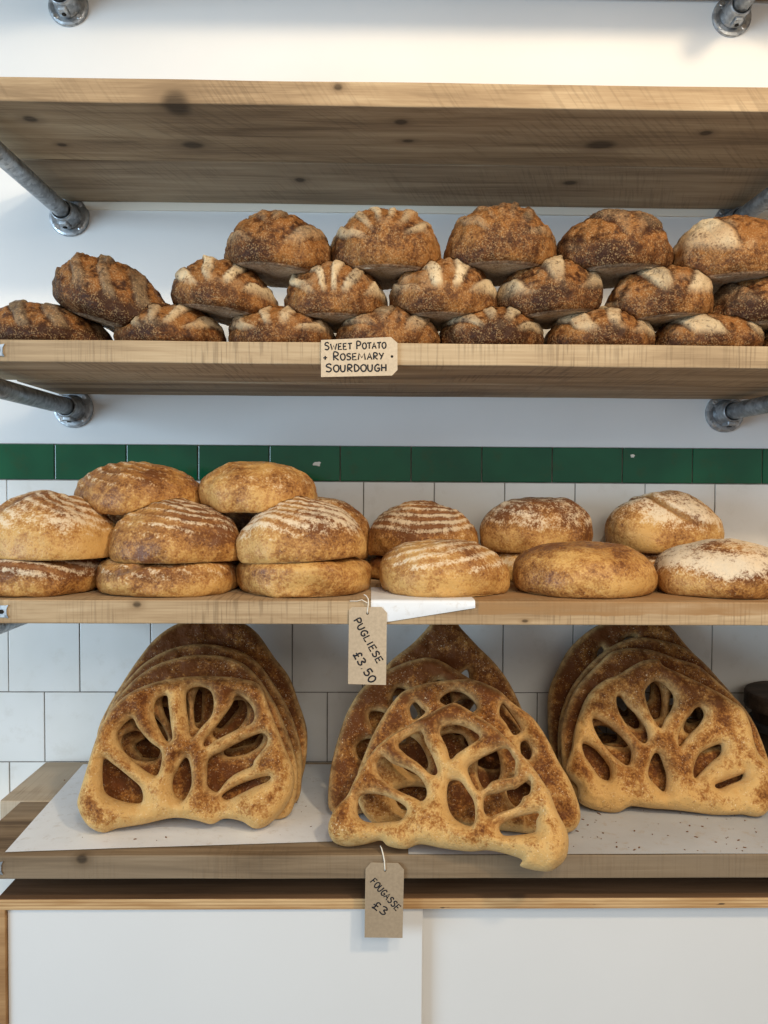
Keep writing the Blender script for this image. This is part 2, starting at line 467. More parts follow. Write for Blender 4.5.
def K(px, py, Y, r, zb):
    p = on_y(px, py, Y); return ((p[0], Y, p[2] - zb), r)
def KZ(px, py, zb, r):
    p = on_z(px, py, zb); return ((p[0], p[1], 0.0), r)
w1f = wood('shelf_wood_honey', (0.20, 0.130, 0.072), (0.37, 0.255, 0.145), (0.52, 0.385, 0.235),
           [((on_y(175, 102, YF)[0], YF + 0.012, 0.004), (0.026, 0.030, 0.020)), K(338, 87, YF, (0.008, 0.01, 0.006), S1B), KZ(30, 119, S1B, (0.013, 0.012, 0.01)),
            KZ(193, 145, S1B, (0.022, 0.016, 0.01)), KZ(401, 122, S1B, (0.012, 0.010, 0.01)), KZ(408, 141, S1B, (0.012, 0.007, 0.01)), KZ(706, 133, S1B, (0.012, 0.010, 0.01)),
            KZ(62, 145, S1B, (0.009, 0.007, 0.01)), KZ(600, 145, S1B, (0.03, 0.02, 0.01))], saw=0.22, saw_rot=0.6, seed=1.0)
w1b = wood('shelf_wood_honey_back', (0.19, 0.130, 0.078), (0.33, 0.240, 0.150), (0.45, 0.345, 0.225), [KZ(300, 180, S1B, (0.012, 0.012, 0.01)), KZ(570, 183, S1B, (0.016, 0.012, 0.01))], saw=0.2, saw_rot=0.3, seed=7.0)
w2f = wood('shelf_wood_pale', (0.24, 0.165, 0.095), (0.40, 0.29, 0.175), (0.52, 0.40, 0.255), [], saw=0.4, saw_rot=0.0, seed=12.0)
w2b = wood('shelf_wood_pale_back', (0.20, 0.13, 0.07), (0.35, 0.25, 0.15), (0.46, 0.35, 0.23), [], saw=0.2, seed=17.0, contrast=1.3)
w3f = wood('shelf_wood_worn', (0.25, 0.155, 0.078), (0.42, 0.295, 0.17), (0.56, 0.42, 0.265), [K(137, 604.5, YF, (0.008, 0.01, 0.006), S3B), K(525, 621, YF, (0.006, 0.01, 0.003), S3B)], saw=0.4, seed=23.0,
           patch=(on_y(478, 605, YF)[0], 0.0165, (0.31, 0.175, 0.075)))
w3b = wood('shelf_wood_worn_back', (0.25, 0.155, 0.078), (0.42, 0.295, 0.17), (0.56, 0.42, 0.265), [], saw=0.3, seed=29.0)
w4f = wood('shelf_wood_weathered', (0.105, 0.066, 0.034), (0.21, 0.142, 0.080), (0.31, 0.225, 0.138), [K(82, 859, YF, (0.010, 0.012, 0.008), S4B)], saw=0.12, seed=33.0, contrast=1.4, grey=(0.215, 0.16, 0.105))
w4b = wood('shelf_wood_weathered_back', (0.30, 0.215, 0.13), (0.43, 0.33, 0.22), (0.54, 0.44, 0.32), [], saw=0.3, seed=39.0, grey=(0.42, 0.36, 0.28))

shelf(S0B, S0T, -1.0, 1.0, (w1b, w1b), 'topmost wooden shelf, at the upper edge of the frame above the empty shelf')
shelf(S1B, S1T, -0.82, 1.0, (w1f, w1b), 'empty wooden shelf of two knotty boards above the dark loaves')
shelf(S2B, S2T, -0.83, 1.0, (w2f, w2b), 'pale wooden shelf carrying the stacked dark sourdough loaves', seam=-0.212, xl_back=-0.795, band=on_y(5, 347, YF)[0], gap=0.005)
shelf(S3B, S3T, -0.80, 1.0, (w3f, w3b), 'wooden shelf carrying the floured round loaves, in front of the tiles', band=on_y(9, 612, YF)[0], xl_back=-0.745)
shelf(S4B, S4T, -0.79, 1.0, (w4f, w4b), 'weathered grey-brown wooden shelf carrying the slotted flat breads', band=on_y(3.5, 864, YF)[0], xl_back=-0.83)

# added strip: its cream colour stands in for light leaking behind the empty shelf
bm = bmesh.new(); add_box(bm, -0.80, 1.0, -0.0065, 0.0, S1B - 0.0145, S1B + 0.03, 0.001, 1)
tag(bm_obj('light_leak_strip', bm, MAT['cream']), kind='structure')

# ------------------------------------------------------------------ pipe brackets
def bracket(px, py, label, zshelf, side=1):
    c = on_y(px, py, 0)
    root = empty('pipe_bracket', (c[0], 0, zshelf - 0.029)); tag(root, label, 'pipe bracket', 'galvanised pipe shelf brackets')
    wz = 0.0 if zshelf > Z0 + 0.1 else -0.006
    wy = wz
    bm = bmesh.new()
    add_lathe(bm, [(0.0, wy), (0.0415, wy), (0.0418, wy - 0.004), (0.0405, wy - 0.0065), (0.036, wy - 0.008), (0.0, wy - 0.008)][1:-1], 48, 'Y')
    fl = bm_obj('wall_flange', bm, MAT['steel'], root, smooth=False)
    bm = bmesh.new()
    add_lathe(bm, [(0.0285, wy - 0.007), (0.0268, wy - 0.010), (0.0245, wy - 0.016), (0.0228, wy - 0.040), (0.0225, wy - 0.046), (0.0208, wy - 0.048), (0.0182, wy - 0.0465), (0.0175, wy - 0.030)], 40, 'Y')
    # set-screw boss underneath
    add_box(bm, -0.0095, 0.0095, wy - 0.040, wy - 0.012, -0.0300, -0.016, 0.004, 3)
    bm_obj('socket', bm, MAT['steel'], root, smooth=True)
    bm = bmesh.new(); add_lathe(bm, [(0.0045, 0), (0.0045, 0.002), (0.0025, 0.002)], 12, 'Z', (0, wy - 0.026, -0.0318))
    bm_obj('set_screw', bm, MAT['hole'], root)
    for k in range(4):
        a = math.radians(45 + 90 * k); x, z = 0.0335 * math.cos(a), 0.0335 * math.sin(a)
        bm = bmesh.new()
        add_lathe(bm, [(0.0058, wy - 0.0078), (0.0056, wy - 0.0088), (0.004, wy - 0.0094), (0.0018, wy - 0.0094), (0.0016, wy - 0.0088)], 16, 'Y', (x, 0, z))
        bm_obj('screw', bm, MAT['screw'], fl)
    bm = bmesh.new()
    add_lathe(bm, [(0.012, wy - 0.02), (0.0170, wy - 0.021), (0.0170, YF + 0.035), (0.0166, YF + 0.034), (0.0148, YF + 0.034), (0.0146, YF + 0.06)], 40, 'Y')
    bm_obj('pipe', bm, MAT['steel'], root, smooth=True)
    return root
for o in ((69, 13, 'galvanised pipe bracket at the top left corner, above the empty shelf', S0B),
          (731, 23, 'galvanised pipe bracket at the top right corner, above the empty shelf', S0B),
          (70, 221, 'galvanised pipe bracket at the left under the empty shelf', S1B),
          (731, 226, 'galvanised pipe bracket under the right end of the empty shelf, half hidden by a loaf', S1B),
          (74, 408, 'galvanised pipe bracket at the left under the dark loaf shelf', S2B),
          (724, 413, 'galvanised pipe bracket at the right under the dark loaf shelf', S2B),
          (62, 600, 'galvanised pipe bracket at the left under the floured loaf shelf, nearly hidden', S3B)):
    bracket(o[0], o[1], o[2], o[3])

# ------------------------------------------------------------------ loaves
def fbm(p, o=3):
    a, s, f = 0.0, 1.0, 1.0
    for _ in range(o):
        a += s * noise.noise(p * f); s *= 0.5; f *= 2.1
    return a
LOAVES = []; CENT = []
def is_inside(bv, w):
    d = Vector((0.137, 0.071, 0.988)).normalized(); c = 0; p = w.copy()
    while c < 12:
        h = bv.ray_cast(p, d)
        if h[0] is None: break
        c += 1; p = h[0] + d * 1e-5
    return c % 2 == 1
def loaf(kind, name, label, cat, group, pxc, wpx, ytop, Y, base, ry=None, roll=0, pitch=0, yaw=0, seed=0, shift=(0, 0),
         pat='fan', patang=0.0, npat=7, bake=0.5, flour=0.6, rings=(0, 0), sag=0.0, lump=1.0, rb=None, h0=None, on=(), pc=None, ex=0.92, ez=0.95, sink=0.010):
    pc = pc or ((0.0, 0.08) if kind == 'sour' else (0.0, 0.0))
    sc = scale_at(Y)
    rx = wpx / 2 / sc
    ry = ry if ry else rx * 0.95
    ptop = on_y(pxc, ytop, Y)
    h = ptop[2] - base
    X = ptop[0]
    rb = rb if rb is not None else (0.80 if kind == 'sour' else 0.88)
    e = h0 if h0 is not None else (0.24 if kind == 'sour' else 0.30)
    nu, na, nb, nc = 128, 44, 12, 9
    prof = []
    for i in range(1, na + 1):
        a = math.pi / 2 * i / na
        prof.append((math.sin(a) ** ex, e + (1 - e) * max(0, math.cos(a)) ** ez, 0))
    for i in range(1, nb + 1):
        a = math.pi / 2 * i / nb
        prof.append((rb + (1 - rb) * math.cos(a), e * (1 - math.sin(a)), 1 if i == nb else 0.0 if i < nb * 0.7 else 0.5))
    for i in range(1, nc):
        prof.append((rb * (1 - i / nc), 0.0, 1))
    verts = [(0, 0, h)]; A = {k: [0.0] for k in ('flour', 'groove', 'base', 'bake', 'line')}
    meta = [(0.0, 1.0, 0.0)]
    for (r, z, b) in prof:
        for k in range(nu):
            th = 2 * math.pi * k / nu
            verts.append((r * math.cos(th), r * math.sin(th), z)); meta.append((r, z, b))
    verts.append((0, 0, 0)); meta.append((0.0, 0.0, 1.0))
    so = Vector((seed * 3.17, seed * 1.31, seed * 2.77))
    out = []
    fl_, gr_, ba_, bk_, ln_ = [], [], [], [], []
    pa = math.radians(patang); ca, sa = math.cos(pa), math.sin(pa)
    for (vx, vy, vz), (r, z, b) in zip(verts, meta):
        zz = z
        u, v = vx, vy
        d0 = Vector((vx, vy, zz))
        irr = 1 + 0.05 * lump * noise.noise(Vector((vx * 1.3, vy * 1.3, zz)) + so)
        x = vx * irr; y = vy * irr
        f = g = ln = 0.0; disp = 0.0
        up = max(0.0, min(1.0, (zz - 0.30) / 0.35)) if b == 0 else 0.0
        ur, vr = u * ca + v * sa, -u * sa + v * ca
        fx, fz = vx, zz * 0.95 + 0.55 * max(0.0, vy + 0.2)          # runs up the front and over the crown
        ur, vr = (fx - pc[0]) * ca + (fz - pc[1]) * sa, -(fx - pc[0]) * sa + (fz - pc[1]) * ca
        if kind == 'sour':
            up = max(0.0, min(1.0, (zz - 0.30) / 0.16)) if b == 0 else 0.0
            wob = 0.16 * noise.noise(Vector((vx * 2.4, vy * 2.4, zz * 2 + 5)) + so)
            if pat == 'fan':
                ph = math.atan2(ur, vr + 1e-6) + wob
                rr = math.hypot(ur, vr)
                s = math.sin(ph * npat * 1.7 + seed)
                mk = max(0, min(1, (rr - 0.30) / 0.2)) * max(0, min(1, (1.6 - abs(ph)) / 0.3))
            else:
                q = abs(ur); s = math.sin((vr - q * 0.75 + wob * 0.6) * npat * 1.15 + seed)
                mk = max(0, min(1, (1.1 - q) / 0.2)) * max(0, min(1, (q - 0.02) / 0.10))
            mk *= up
            sq = max(-1.0, min(1.0, s * 2.2))
            f = mk * max(0, sq) * flour * max(0.0, min(1.2, 0.95 + 0.9 * noise.noise(Vector((vx * 1.7, vy * 1.7, zz * 2 + 8)) + so)))
            g = mk * max(0, -sq)
            ln = mk * math.exp(-((s - 0.05) / 0.16) ** 2)
            disp += mk * (0.0014 * sq - 0.0036 * math.exp(-(s / 0.22) ** 2))
            # patchy dusting
            f = max(f, flour * 0.55 * up * max(0, fbm(Vector((u * 2.4, v * 2.4, zz * 2)) + so) - 0.15))
            disp += 0.0055 * lump * fbm(Vector((vx * 2.2, vy * 2.2, zz * 1.6)) + so, 3) * (0.35 if b == 1 else 1)
            disp += 0.0016 * noise.noise(Vector((vx * 12, vy * 14, zz * 9)) + so) * (0.3 if b == 1 else 1)
            bk = bake + 0.30 * noise.noise(Vector((vx * 1.2, vy * 1.2, zz * 1.5)) + so) + 0.12 * max(0, zz - 0.7)
        else:
            # ridges left by the proving basket
            rn_, rs_ = rings
            wob = 0.35 * noise.noise(Vector((vx * 1.5, vy * 1.5, zz)) + so)
            d = math.sqrt((vx - pc[0]) ** 2 + (0.85 * (vy - pc[1])) ** 2 + (1.15 * (zz - 1)) ** 2) * rn_ * 1.25 + wob
            s = math.sin(2 * math.pi * d)
            mk = rs_ * up * max(0, min(1, 0.75 + 1.0 * noise.noise(Vector((vx * 1.1 + 9, vy * 1.1, zz)) + so)))
            fb = flour * max(0, min(1, (zz - 0.16) / 0.40)) * (0.80 + 0.6 * noise.noise(Vector((vx * 1.4, vy * 1.4, zz + 4)) + so))
            f = max(0, min(1, fb + 0.34 * mk * s))
            g = max(0, -s) * mk * 0.9
            disp += 0.0009 * mk * s
            disp += 0.0055 * lump * fbm(Vector((vx * 1.6, vy * 1.6, zz * 1.3)) + so, 3) * (0.35 if b == 1 else 1)
            disp += 0.0006 * noise.noise(Vector((vx * 12, vy * 12, zz * 8)) + so)
            # one burst seam
            if pat == 'seam':
                t_ = (-vx * sa + fz * ca) - 0.75 - 0.2 * math.sin(vx * 2.0 + seed)
                sm = math.exp(-(t_ / 0.05) ** 2) * up * max(0, min(1, (0.7 - abs(vx)) / 0.25))
                disp += -0.004 * sm + 0.0035 * math.exp(-((t_ - 0.10) / 0.07) ** 2) * up
                ln = max(ln, sm * 0.8); f *= 1 - 0.8 * sm
            bk = bake + 0.34 * noise.noise(Vector((vx * 1.3, vy * 1.3, zz * 1.4)) + so + Vector((4, 4, 4))) + 0.13 * max(0.0, min(1.0, (zz - 0.18) / 0.3)) - 0.05 - 0.12 * max(0, zz - 0.6)
        nrm = Vector((vx / rx, vy / ry, (zz - e) / max(h, 1e-3) * 1.0))
        nrm = nrm.normalized() if nrm.length > 1e-6 else Vector((0, 0, 1))
        if b == 1: nrm = Vector((0, 0, -1)); disp *= 0.35
        P = Vector((x * rx + shift[0] * rx * zz, y * ry + shift[1] * ry * zz, zz * h)) + nrm * disp
        out.append(P)
        fl_.append(f); gr_.append(g); ba_.append(b if b != 0.5 else 0.35); bk_.append(bk); ln_.append(ln)
    zk = h / max(p.z for p in out)
    for p in out: p.z *= zk
    faces = []
    for k in range(nu): faces.append((0, 1 + k, 1 + (k + 1) % nu))
    nr = len(prof)
    for i in range(nr - 1):
        for k in range(nu):
            a = 1 + i * nu; c = a + nu
            faces.append((a + k, c + k, c + (k + 1) % nu, a + (k + 1) % nu))
    last = 1 + nr * nu; a = 1 + (nr - 1) * nu
    for k in range(nu): faces.append((a + k, last, a + (k + 1) % nu))
    R = Matrix.Rotation(math.radians(yaw), 3, 'Z')
    R2 = Matrix.Rotation(math.radians(roll), 3, 'Y') @ Matrix.Rotation(math.radians(pitch), 3, 'X')
    pts = [R2 @ p for p in out]          # pattern direction handled by patang, so yaw only spins a lean
    if yaw: pts = [R @ p for p in pts]
    org = Vector((X, Y, base))
    # a tilted loaf keeps its lowest point at the base height it was given
    if roll or pitch:
        dz = min(p.z for p in pts) * 0.55
        org.z -= dz
    # settle onto the loaves below: the soft base takes their shape
    bvhs = [LOAVES[i] for i in on]
    if bvhs:
        gap = 1.0
        for p, (r, z, b) in zip(pts, meta):
            if z > 0.3: continue
            w = org + p
            for bv in bvhs:
                hit = bv.ray_cast(Vector((w.x, w.y, 5.0)), Vector((0, 0, -1)))
                if hit[0] is not None: gap = min(gap, w.z - hit[0].z)
        if -sink < gap < 0.2:
            dl = gap + sink; zt = max(p.z for p in pts)
            org.z -= dl
            for p in pts: p.z *= (zt + dl) / zt
    fixed = []
    near = [LOAVES[i] for i in range(len(LOAVES)) if (CENT[i] - org).length < 0.30 and i not in on]
    for p, (r, z, b) in zip(pts, meta):
        w = org + p
        if z < 0.55:
            for bv in bvhs:
                hit = bv.ray_cast(Vector((w.x, w.y, 5.0)), Vector((0, 0, -1)))
                if hit[0] is not None and hit[0].z + 0.0008 > w.z:
                    w = Vector((w.x, w.y, hit[0].z + 0.0008))
        for bv in near + bvhs:
            q, nn, _, dist = bv.find_nearest(w, 0.04)
            if q is not None and is_inside(bv, w):
                w = q + (q - w).normalized() * 0.0008 if (q - w).length > 1e-6 else q
        fixed.append(w - org)
    me = bpy.data.meshes.new(name); me.from_pydata(fixed, [], faces); me.update()
    for nm, vals in (('flour', fl_), ('groove', gr_), ('base', ba_), ('bake', bk_), ('line', ln_)):
        at = me.attributes.new(nm, 'FLOAT', 'POINT'); at.data.foreach_set('value', [float(q) for q in vals])
    o = link(name, me, MAT['sour'] if kind == 'sour' else MAT['pug'], None, org)
    tag(o, label, cat, group)
    CENT.append(org.copy())
    LOAVES.append(BVHTree.FromPolygons([org + p for p in fixed], faces))
    return len(LOAVES) - 1

GS = 'dark sourdough loaves stacked on the pale shelf'
def sour(label, pxc, w, top, base, **k):
    k.setdefault('ry', 0.086)
    return loaf('sour', 'sourdough_loaf', label, 'bread', GS, pxc, w, top, k.pop('Y', -0.315), base, **k)
bz = S2T + 0.001
B = [
 sour('dark brown sourdough loaf at the left end of the bottom row, by the shelf end', 56, 116, 303, bz, seed=1, bake=0.72, flour=0.25, pat='leaf', patang=60, npat=8, shift=(-.34, 0)),
 sour('scored sourdough loaf with pale flour stripes, second from left in the bottom row', 170, 105, 303, bz, seed=2, bake=0.55, flour=0.75, patang=6, npat=6, pc=(0, .05)),
 sour('scored sourdough loaf with one pale streak, third from left in the bottom row', 281, 103, 306, bz, seed=3, bake=0.50, flour=0.65, patang=10, npat=5),
 sour('sourdough loaf directly behind the top edge of the sweet potato and rosemary card', 388, 103, 308, bz, seed=4, bake=0.55, flour=0.4, pat='leaf', patang=25, npat=6),
 sour('sourdough loaf with a dark front scorch, just right of the card in the bottom row', 491, 100, 307, bz, seed=5, bake=0.62, flour=0.65, patang=-10, npat=5, pc=(0, .2)),
 sour('sourdough loaf with broad pale floured cuts, second right of the card in the bottom row', 598, 108, 308, bz, seed=6, bake=0.56, flour=0.8, patang=8, npat=4),
 sour('sourdough loaf with a long pale slash, third right of the card in the bottom row', 705, 108, 314, bz, seed=7, bake=0.6, flour=0.7, pat='leaf', patang=75, npat=4),
 sour('sourdough loaf cut off by the right frame edge in the bottom row', 806, 100, 322, bz, seed=8, bake=0.72, flour=0.2, patang=0),
]
mz = Z0 + 0.298
MR = [
 sour('long dark sourdough loaf leaning down to the right, left end of the middle row', 118, 116, 260, mz + .012, seed=11, bake=0.66, flour=0.2, pat='leaf', patang=70, npat=9, roll=9, shift=(-.22, 0), on=(B[0], B[1]), rb=.6, sink=.058),
 sour('tilted sourdough loaf with three pale flour bars, second from left in the middle row', 226, 102, 264, mz, seed=12, bake=0.58, flour=0.9, patang=-12, npat=5, roll=6, on=(B[1], B[2]), shift=(-.1, 0), sink=.028),
 sour('sourdough loaf scored like a scallop shell, third from left in the middle row', 335, 103, 263, mz, seed=13, bake=0.50, flour=0.85, patang=0, npat=8, pc=(0, -.05), on=(B[2], B[3]), sink=.028),
 sour('pale floured sourdough loaf with a torn front, fourth from left in the middle row', 442, 106, 260, mz, seed=14, bake=0.48, flour=1.0, patang=-14, npat=5, pc=(0.1, 0), on=(B[3], B[4]), sink=.028),
 sour('speckled sourdough loaf tilted up to the right, fifth from left in the middle row', 550, 106, 260, mz, seed=15, bake=0.64, flour=0.7, patang=-8, npat=3, roll=-5, on=(B[4], B[5]), sink=.028),
 sour('brown sourdough loaf with one pale patch, sixth from left in the middle row', 658, 109, 268, mz - .004, seed=16, bake=0.56, flour=0.7, patang=-4, npat=3, roll=-4, on=(B[5], B[6]), sink=.028),
 sour('dark sourdough loaf at the right frame edge in the middle row', 766, 116, 273, mz - .004, seed=17, bake=0.70, flour=0.12, pat='leaf', patang=80, npat=5, on=(B[6], B[7]), sink=.028),
]
tz = Z0 + 0.376
TR = [
 sour('brown sourdough loaf with a smooth front, leftmost of the top row', 278, 105, 217, tz - .012, seed=21, bake=0.50, flour=0.25, pat='leaf', patang=10, npat=7, roll=4, on=(MR[1], MR[2]), sink=.030, h0=.28),
 sour('pale topped sourdough loaf with a bumpy crest, second from left in the top row', 387, 109, 210, tz, seed=22, bake=0.44, flour=0.75, patang=12, npat=8, pc=(0, .25), on=(MR[2], MR[3]), sink=.030, h0=.28),
 sour('tall round sourdough loaf with a burnt front rim, third from left in the top row', 500, 111, 207, tz, seed=23, bake=0.50, flour=0.2, patang=-5, npat=8, pc=(0, .3), on=(MR[3], MR[4]), sink=.030, h0=.25),
 sour('speckled sourdough loaf with two swirls, second from right in the top row', 615, 114, 214, tz - .006, seed=24, bake=0.60, flour=0.15, pat='leaf', patang=-12, npat=4, roll=-2, on=(MR[4], MR[5]), sink=.030, h0=.3),
 sour('sourdough loaf with a broad cracked white band, right end of the top row', 731, 120, 218, tz - .004, seed=25, bake=0.48, flour=1.0, pat='leaf', patang=70, npat=2.6, roll=-2, on=(MR[5], MR[6]), sink=.030, h0=.3),
]

GP = 'floured round loaves on the shelf before the tiles'
def pug(label, pxc, w, top, base, Y=-0.312, **k):
    k.setdefault('ry', 0.106)
    return loaf('pug', 'pugliese_loaf', label, 'bread', GP, pxc, w, top, Y, base, **k)
pz = S3T + 0.001
P_low = [
 pug('ridged floured loaf at the left frame edge, bottom of its stack', 36, 134, 549, pz, seed=31, bake=0.60, flour=0.62, rings=(5.5, .9), pc=(0.2, .5), ex=.62, ez=.5, h0=.42),
 pug('golden loaf with a smooth lip, bottom of the second stack from the left', 169, 138, 552, pz, seed=32, bake=0.45, flour=0.42, rings=(5, .5), pc=(.6, .4), pat='seam', patang=20, ex=.62, ez=.5, h0=.42),
 pug('orange-gold loaf at the bottom of the third stack from the left', 304, 132, 552, pz, seed=33, bake=0.42, flour=0.12, rings=(4, .3), ex=.62, ez=.5, h0=.42),
]
P_mid = [
 pug('large pale floured loaf at the left, on the ridged loaf', 58, 128, 490, Z0 - .120, seed=34, bake=0.34, flour=0.58, rings=(5, .75), pc=(.5, .2), on=(P_low[0], P_low[1]), pat='seam', patang=35, shift=(-.16, 0), ex=1.15, h0=.16, rb=.94),
 pug('brown cheeked loaf with floured ridges, upper loaf of the second stack', 175, 128, 498, Z0 - .120, seed=35, bake=0.54, flour=0.55, rings=(5.5, .9), pc=(.2, .6), on=(P_low[1], P_low[0], P_low[2]), ex=1.15, h0=.16, rb=.94, shift=(.08, 0)),
 pug('loaf with strong curved basket rings, upper loaf of the third stack', 302, 130, 498, Z0 - .120, seed=36, bake=0.48, flour=0.62, rings=(6, 1.0), pc=(.5, .9), on=(P_low[2], P_low[1]), roll=-3, ex=1.08, h0=.16, rb=.94),
]
# second row, against the wall
bk0 = pug('loaf almost hidden behind the third stack, showing a sliver at its right', 318, 112, 553, pz, Y=-0.108, ry=.085, seed=41, bake=.5, flour=.4)
bk1 = pug('loaf peeping over the shoulder of the ringed loaf, against the tiles', 316, 112, 496, Z0 - .118, Y=-0.108, ry=.085, seed=42, bake=.5, flour=.5, rings=(5, .6), on=(bk0,))
bk2 = pug('loaf in the dark behind the leftmost stack, low against the tiles', 92, 116, 553, pz, Y=-0.108, ry=.085, seed=61, bake=.55, flour=.3)
bk3 = pug('loaf in the dark gap behind the second stack, low against the tiles', 207, 116, 553, pz, Y=-0.108, ry=.085, seed=62, bake=.55, flour=.3)
bk4 = pug('loaf in the dark gap between the first and second stacks, upper one against the tiles', 112, 118, 506, Z0 - .118, Y=-0.108, ry=.085, seed=63, bake=.55, flour=.3, on=(bk2, bk3))
bk5 = pug('loaf in the dark gap between the second and third stacks, upper one against the tiles', 222, 118, 506, Z0 - .118, Y=-0.108, ry=.085, seed=64, bake=.55, flour=.3, on=(bk3, bk0))
P_top = [
 pug('ridged loaf on top of the two leftmost stacks, before the green tiles', 140, 122, 461, Z0 - .038, Y=-0.245, ry=.10, seed=37, bake=0.46, flour=0.35, rings=(4.5, .8), pc=(.4, .3), on=(P_mid[0], P_mid[1], bk4, bk5), ex=.98, sink=.026),
 pug('smooth golden loaf split at its left, atop the second and third stacks', 260, 121, 461, Z0 - .040, Y=-0.245, ry=.10, seed=38, bake=0.36, flour=0.38, rings=(4, .25), on=(P_mid[1], P_mid[2], bk1, bk5), ex=1.05, shift=(-.08, 0), sink=.026),
]
R_low = [
 pug('shadowed loaf under the brown ringed loaf, behind the middle of the shelf', 420, 108, 549, pz, Y=-0.108, ry=.085, seed=43, bake=.62, flour=.2),
 pug('pale loaf between the two front loaves, under the brown topped loaf', 531, 100, 545, pz, Y=-0.108, ry=.085, seed=44, bake=.25, flour=.75),
 pug('ridged loaf under the white topped loaf, against the tiles', 664, 116, 545, pz, Y=-0.108, ry=.085, seed=45, bake=.6, flour=.55, rings=(6, .8), pc=(0, .5)),
]
R_up = [
 pug('brown ringed loaf against the tiles, left one of the three behind', 421, 110, 500, Z0 - .112, Y=-0.112, ry=.088, seed=46, bake=.60, flour=.60, rings=(6, 1.0), pc=(.0, .15), on=(R_low[0],), ex=.9),
 pug('brown topped loaf with a pale foot, middle one of the three behind', 538, 112, 497, Z0 - .110, Y=-0.112, ry=.088, seed=47, bake=.62, flour=.62, rings=(4, .3), on=(R_low[1],), ex=.85),
 pug('white floured loaf with a dark burst top, right one of the three behind', 664, 111, 490, Z0 - .110, Y=-0.112, ry=.088, seed=48, bake=.40, flour=.85, pat='seam', patang=-20, on=(R_low[2],), ex=1.0),
]
F_row = [
 pug('golden floured loaf directly above the white paper, front of the shelf', 443, 130, 539, pz, Y=-0.308, seed=51, bake=.36, flour=.55, rings=(4.5, .7), pc=(-.3, .5), shift=(-.06, 0), ex=1.05),
 pug('shiny orange loaf without flour, in the middle of the right front', 584, 142, 542, pz, Y=-0.308, seed=52, bake=.50, flour=.05, rings=(4, .2), ex=.78, lump=.8),
 pug('loaf with a thick white floured cap, front right at the frame edge', 724, 138, 538, pz, Y=-0.308, seed=53, bake=.50, flour=.95, ex=1.1, lump=.8),
]

# ------------------------------------------------------------------ fougasses
def catmull(pts, step):
    pts = np.array(pts, float); n = len(pts); out = []
    for i in range(n):
        p0, p1, p2, p3 = pts[i - 1], pts[i], pts[(i + 1) % n], pts[(i + 2) % n]
        m = max(2, int(np.linalg.norm(p2 - p1) / step + 0.5))
        for k in range(m):
            t = k / m
            out.append(0.5 * ((2 * p1) + (-p0 + p2) * t + (2 * p0 - 5 * p1 + 4 * p2 - p3) * t * t + (-p0 + 3 * p1 - 3 * p2 + p3) * t ** 3))
    return np.array(out)
def inside(P, poly):
    x, y = P[:, 0], P[:, 1]; r = np.zeros(len(P), bool)
    a = poly; b = np.roll(poly, -1, 0)
    for (x1, y1), (x2, y2) in zip(a, b):
        if y1 == y2: continue
        c = ((y1 > y) != (y2 > y)) & (x < (x2 - x1) * (y - y1) / (y2 - y1) + x1)
        r ^= c
    return r
def segdist(P, polys):
    d = np.full(len(P), 1e9)
    for poly in polys:
        a = poly; b = np.roll(poly, -1, 0)
        for p, q in zip(a, b):
            v = q - p; L = max(v @ v, 1e-12)
            t = np.clip(((P - p) @ v) / L, 0, 1)
            e = P - (p + t[:, None] * v)
            d = np.minimum(d, np.einsum('ij,ij->i', e, e))
    return np.sqrt(d)
def auto_holes(outl, n=7, r0=0.36, r1=0.74, wid=0.105, hub=None, a0=-78, a1=78, seed=0):
    o = np.array(outl, float); x0, x1 = o[:, 0].min(), o[:, 0].max(); y0, y1 = o[:, 1].min(), o[:, 1].max()
    hub = hub or ((x0 + x1) / 2, y1 - 0.28 * (y1 - y0)); rn = random.Random(seed)
    hs = []
    for i in range(n):
        a = math.radians(a0 + (a1 - a0) * i / (n - 1)) + rn.uniform(-.04, .04)
        dx, dy = math.sin(a), -math.cos(a)
        # distance to the outline in that direction
        best = 1e9
        for k in range(len(o)):
            p, q = o[k], o[(k + 1) % len(o)]; e = q - p
            den = dx * e[1] - dy * e[0]
            if abs(den) < 1e-9: continue
            t = ((p[0] - hub[0]) * e[1] - (p[1] - hub[1]) * e[0]) / den
            s = ((p[0] - hub[0]) * dy - (p[1] - hub[1]) * dx) / den
            if t > 0 and 0 <= s <= 1: best = min(best, t)
        L = best; w = wid * (x1 - x0) * rn.uniform(.6, .9) * 0.6
        pts = []
        for (r, ww) in ((r0, .25), (r0 + .12 * (r1 - r0), .6), (.55, 1.0), (r1 - .05, .85)):
            pts.append((r, ww))
        poly = [(hub[0] + dx * L * r - dy * w * ww, hub[1] + dy * L * r + dx * w * ww) for r, ww in pts]
        poly += [(hub[0] + dx * L * (r1 + .03), hub[1] + dy * L * (r1 + .03))]
        poly += [(hub[0] + dx * L * r + dy * w * ww, hub[1] + dy * L * r - dx * w * ww) for r, ww in reversed(pts)]
        hs.append(poly)
    return hs
SHZ = S4T + 0.0024
